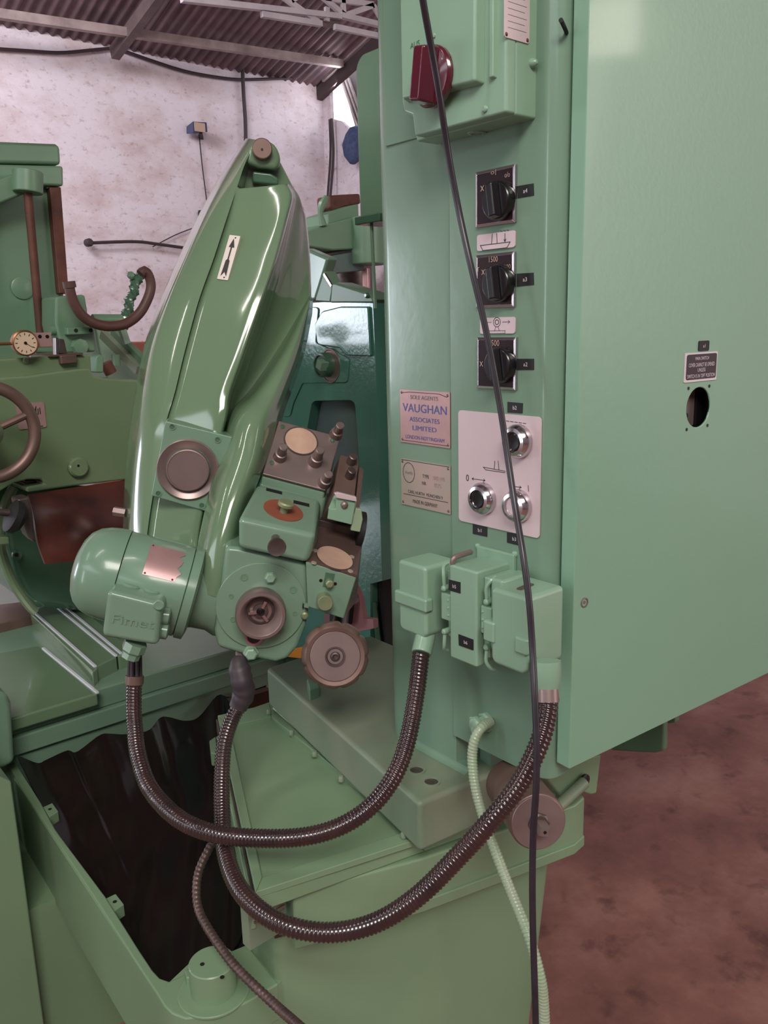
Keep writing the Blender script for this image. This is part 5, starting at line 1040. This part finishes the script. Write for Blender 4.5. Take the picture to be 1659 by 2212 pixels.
bk_ = obj('bracket', bridge_hp([(709, 1096), (768, 1112), (760, 1134), (706, 1122)], -.06, [(722, 1068), (770, 1080), (768, 1120), (712, 1110)], -.085), M['green_box'], t, bevel=.0015)
obj('bracket_face', MB().prism(hp([(727, 1074), (769, 1084), (760, 1134), (707, 1121), (711, 1098), (724, 1099)], -.055), -FH.n*.006), M['green_box'], bk_, bevel=.0015)
obj('bracket_lip', MB().prism(hp([(722, 1066), (730, 1064), (770, 1074), (771, 1084), (727, 1076)], -.05), -FH.n*.01), M['panel_pink'], bk_, bevel=.001)
obj('bracket_screw', MB().lathe(FH.P(744, 1091, -.055), FH.n, [(.006, 0), (.005, .003), (.002, .005)], 12), M['steel'], bk_)
obj('chipped_guard', MB().prism(hp([(768, 1098), (781, 1100), (784, 1122), (778, 1150), (757, 1146)], -.06), -FH.n*.012), M['conduit_green'], t, bevel=.0015)
obj('cam_disc', MB().lathe(FH.P(775, 1145, -.1), FH.ex, [(.03, -.004), (.03, .006)], 32), M['black_matte'], t)
obj('steel_step', bridge_hp([(690, 1122), (784, 1146), (783, 1164), (686, 1142)], -.105, [(700, 1106), (788, 1128), (784, 1165), (690, 1145)], -.16), M['steel_dark'], t, bevel=.002)
obj('fill_block', bridge_hp([(560, 1220), (740, 1260), (730, 1310), (560, 1290)], -.04, [(560, 1150), (760, 1190), (760, 1300), (560, 1290)], -.2), M['green_dark'], t)

# ------------------------------------------------------------------ motor flanged to the head
t = thing('electric_motor', 'green electric motor with a domed end and cast terminal box', 'motor', FH.P(280, 1250, -.05)-arr(0, 0, .07))
p0 = FH.P(235, 1238, -.05); p1 = FH.P(420, 1283, -.05); ax = unit(p1-p0); MR = .0685
def axpt(x, y):                                            # distance along the motor axis of a photo pixel
    q = FH.P(x, y, -.05)-p0; return float(q@ax)
h0 = axpt(160, 1220); h1 = axpt(262, 1240); h2 = axpt(398, 1275)
cap = [(0.0, h0), (.022, h0+.0012), (.04, h0+.006), (.052, h0+.013), (.061, h0+.024), (.066, h0+.037), (MR, h0+.052), (MR+.001, h1-.001)]
obj('end_cap', MB().lathe(p0, ax, cap, 64), M['green'], t, ang=40)
obj('stator', MB().lathe(p0, ax, [(MR-.0012, h1), (MR-.0004, h1+.001), (MR-.0004, h2)], 64), M['green'], t, ang=40)
obj('flange', MB().lathe(p0, ax, [(MR-.004, h2), (MR+.001, h2+.002), (MR+.001, h2+.014), (MR-.012, h2+.018)], 56), M['green'], t, ang=40)
obj('neck', MB().lathe(p0-FH.n*.022, ax, [(.060, h2+.012), (.057, h2+.024), (.056, h2+.045), (.061, h2+.058), (.061, h2+.10)], 56), M['green'], t, ang=40)
# rating plate bent round the barrel
dv = unit(up - ax*(up@ax)); dn = np.cross(ax, dv); dn = dn if dn@FH.n > 0 else -dn
ha, hb = axpt(308, 1150+95), axpt(378, 1170+95)
A = []; B = []; n = 9; v = []; f = []
for k in range(n):
    a = math.radians(20+44*k/(n-1)); d = dv*math.cos(a)+dn*math.sin(a)
    jag = .004*math.sin(k*2.3)
    for h, r in ((ha+.001, MR-.0006), (hb+jag, MR-.0006), (ha+.001, MR+.0008), (hb+jag, MR+.0008)): v.append(p0+ax*h+d*r)
for k in range(n-1):
    a = k*4; f += [(a+2, a+6, a+7, a+3), (a, a+1, a+5, a+4), (a+2, a, a+4, a+6), (a+1, a+3, a+7, a+5)]
rp = obj('rating_plate', MB().add(v, f), M['plate_pink'], t, label='torn pinkish rating plate')
for k, h in ((0, ha+.004), (8, ha+.004), (8, hb-.006)):
    a = math.radians(22+40*k/8); d = dv*math.cos(a)+dn*math.sin(a); obj('rivet', MB().lathe(p0+ax*h+d*MR, d, [(.002, 0), (.001, .0018)], 8), M['rust'], rp)
tb = [(232, 1274), (350, 1304), (341, 1397), (219, 1376)]
b_ = obj('terminal_box', MB().bridge(hp(tb, .052), hp([(254, 1241), (373, 1268), (362, 1356), (241, 1346)], -.022)), M['green'], t, bevel=.008, seg=3)
FK = FH.at(FH.pt(0, 0, .052)); tlk = hp(tb, .052)
# two slotted plugs on the top face of the terminal box
e_t = unit(tlk[1]-tlk[0]); FTb = Frame((tlk[0]+tlk[1])/2, e_t, -FH.n)
nt_ = FTb.n if FTb.n@up > 0 else -FTb.n
for px in ((284, 1265), (328, 1276)):
    c = hit(px[0], px[1], FTb.O, FTb.n); pg = obj('blanking_plug', MB().lathe(c, nt_, [(.0145, 0), (.0145, .002), (.0125, .004), (.002, .0045)], 28), M['green'], b_); obj('slot', MB().bar(c+nt_*.0045+e_t*.008+FH.n*.003, c+nt_*.0045-e_t*.008-FH.n*.003, .0015, .001), M['green_dark'], b_)
cu, cv = FK.uv(345, 1304)
obj('lid_screw', MB().lathe(FK.P(343, 1307), FK.n, [(.0075, -.004), (.0075, .001), (.006, .0022), (.002, .0016)], 18), M['green'], b_)
c_, s_ = FK.uv(288, 1342); w_ = .056
obj('cast_lettering', text_mb(MB(), FK, [('Fimet', c_, s_, .013, w_)], .0002, solid=.0012), M['green'], b_)
obj('cable_gland', MB().lathe(FK.P(292, 1393, -.02), -FH.ey*.96-FH.ex*.2, [(.0165, -.004), (.0165, .008), (.013, .012), (.013, .020)], 8), M['green'], t)
obj('side_gland', MB().lathe(FK.P(356, 1330, -.03), FH.ex, [(.012, -.006), (.012, .006), (.008, .008)], 16), M['green'], b_); obj('side_gland', MB().lathe(FK.P(352, 1362, -.03), FH.ex, [(.012, -.006), (.012, .006), (.008, .008)], 16), M['green'], b_)

# ------------------------------------------------------------------ star knob
kc = PD(724, 1415, 1.20); kn = unit((CAM-kc)*arr(1, 1, .55)); FKN = Frame(kc, unit(np.cross(up, kn)), np.cross(kn, unit(np.cross(up, kn))))
t = thing('star_handwheel', 'brown metal star handwheel with a notched rim below the head', 'handwheel', kc)
KR = .0485; NL = 9
def krim(u): return 1-.06*max(0, math.cos(NL*u+.6))**6
v = []; f = []; prof = [(.80, -.022), (.97, -.016), (1.0, -.006), (1.0, .004), (.96, .010), (.86, .0135), (.75, .0125), (.735, .0115)]
n = 108
for r, h in prof:
    for k in range(n):
        a = 2*math.pi*k/n; rr = KR*r*(krim(a) if r > .9 else 1); v.append(FKN.pt(rr*math.cos(a), rr*math.sin(a), h))
for j in range(len(prof)-1):
    for k in range(n): a, b = j*n+k, j*n+(k+1) % n; f.append((a, b, b+n, a+n))
f += [tuple(range(n))[::-1], tuple(range((len(prof)-1)*n, len(prof)*n))]
obj('rim', MB().add(v, f), M['steel_brown'], t, ang=40)
obj('face', MB().lathe(kc, FKN.n, [(KR*.735, .010), (KR*.735, .0122), (KR*.72, .0128), (.014, .0128)], 56), M['steel'], t)
hb_ = obj('hub', MB().lathe(kc, FKN.n, [(.0145, .011), (.0145, .0145), (.012, .0145), (.0105, .012), (.0075, .012), (.006, .016), (.004, .017), (.002, .015)], 32), M['steel_dark'], t)
obj('shaft', MB().cyl(kc-FKN.n*.02, kc-FKN.n*.02+fh*.45-arr(0, 0, .02), .012, 16), M['steel_dark'], t)
obj('stop_lug', MB().prism([PZ(x, y, .80) for x, y in [(662, 1466), (684, 1462), (690, 1482), (668, 1490)]], (0, 0, -.022)), M['green_far'], t, bevel=.003)
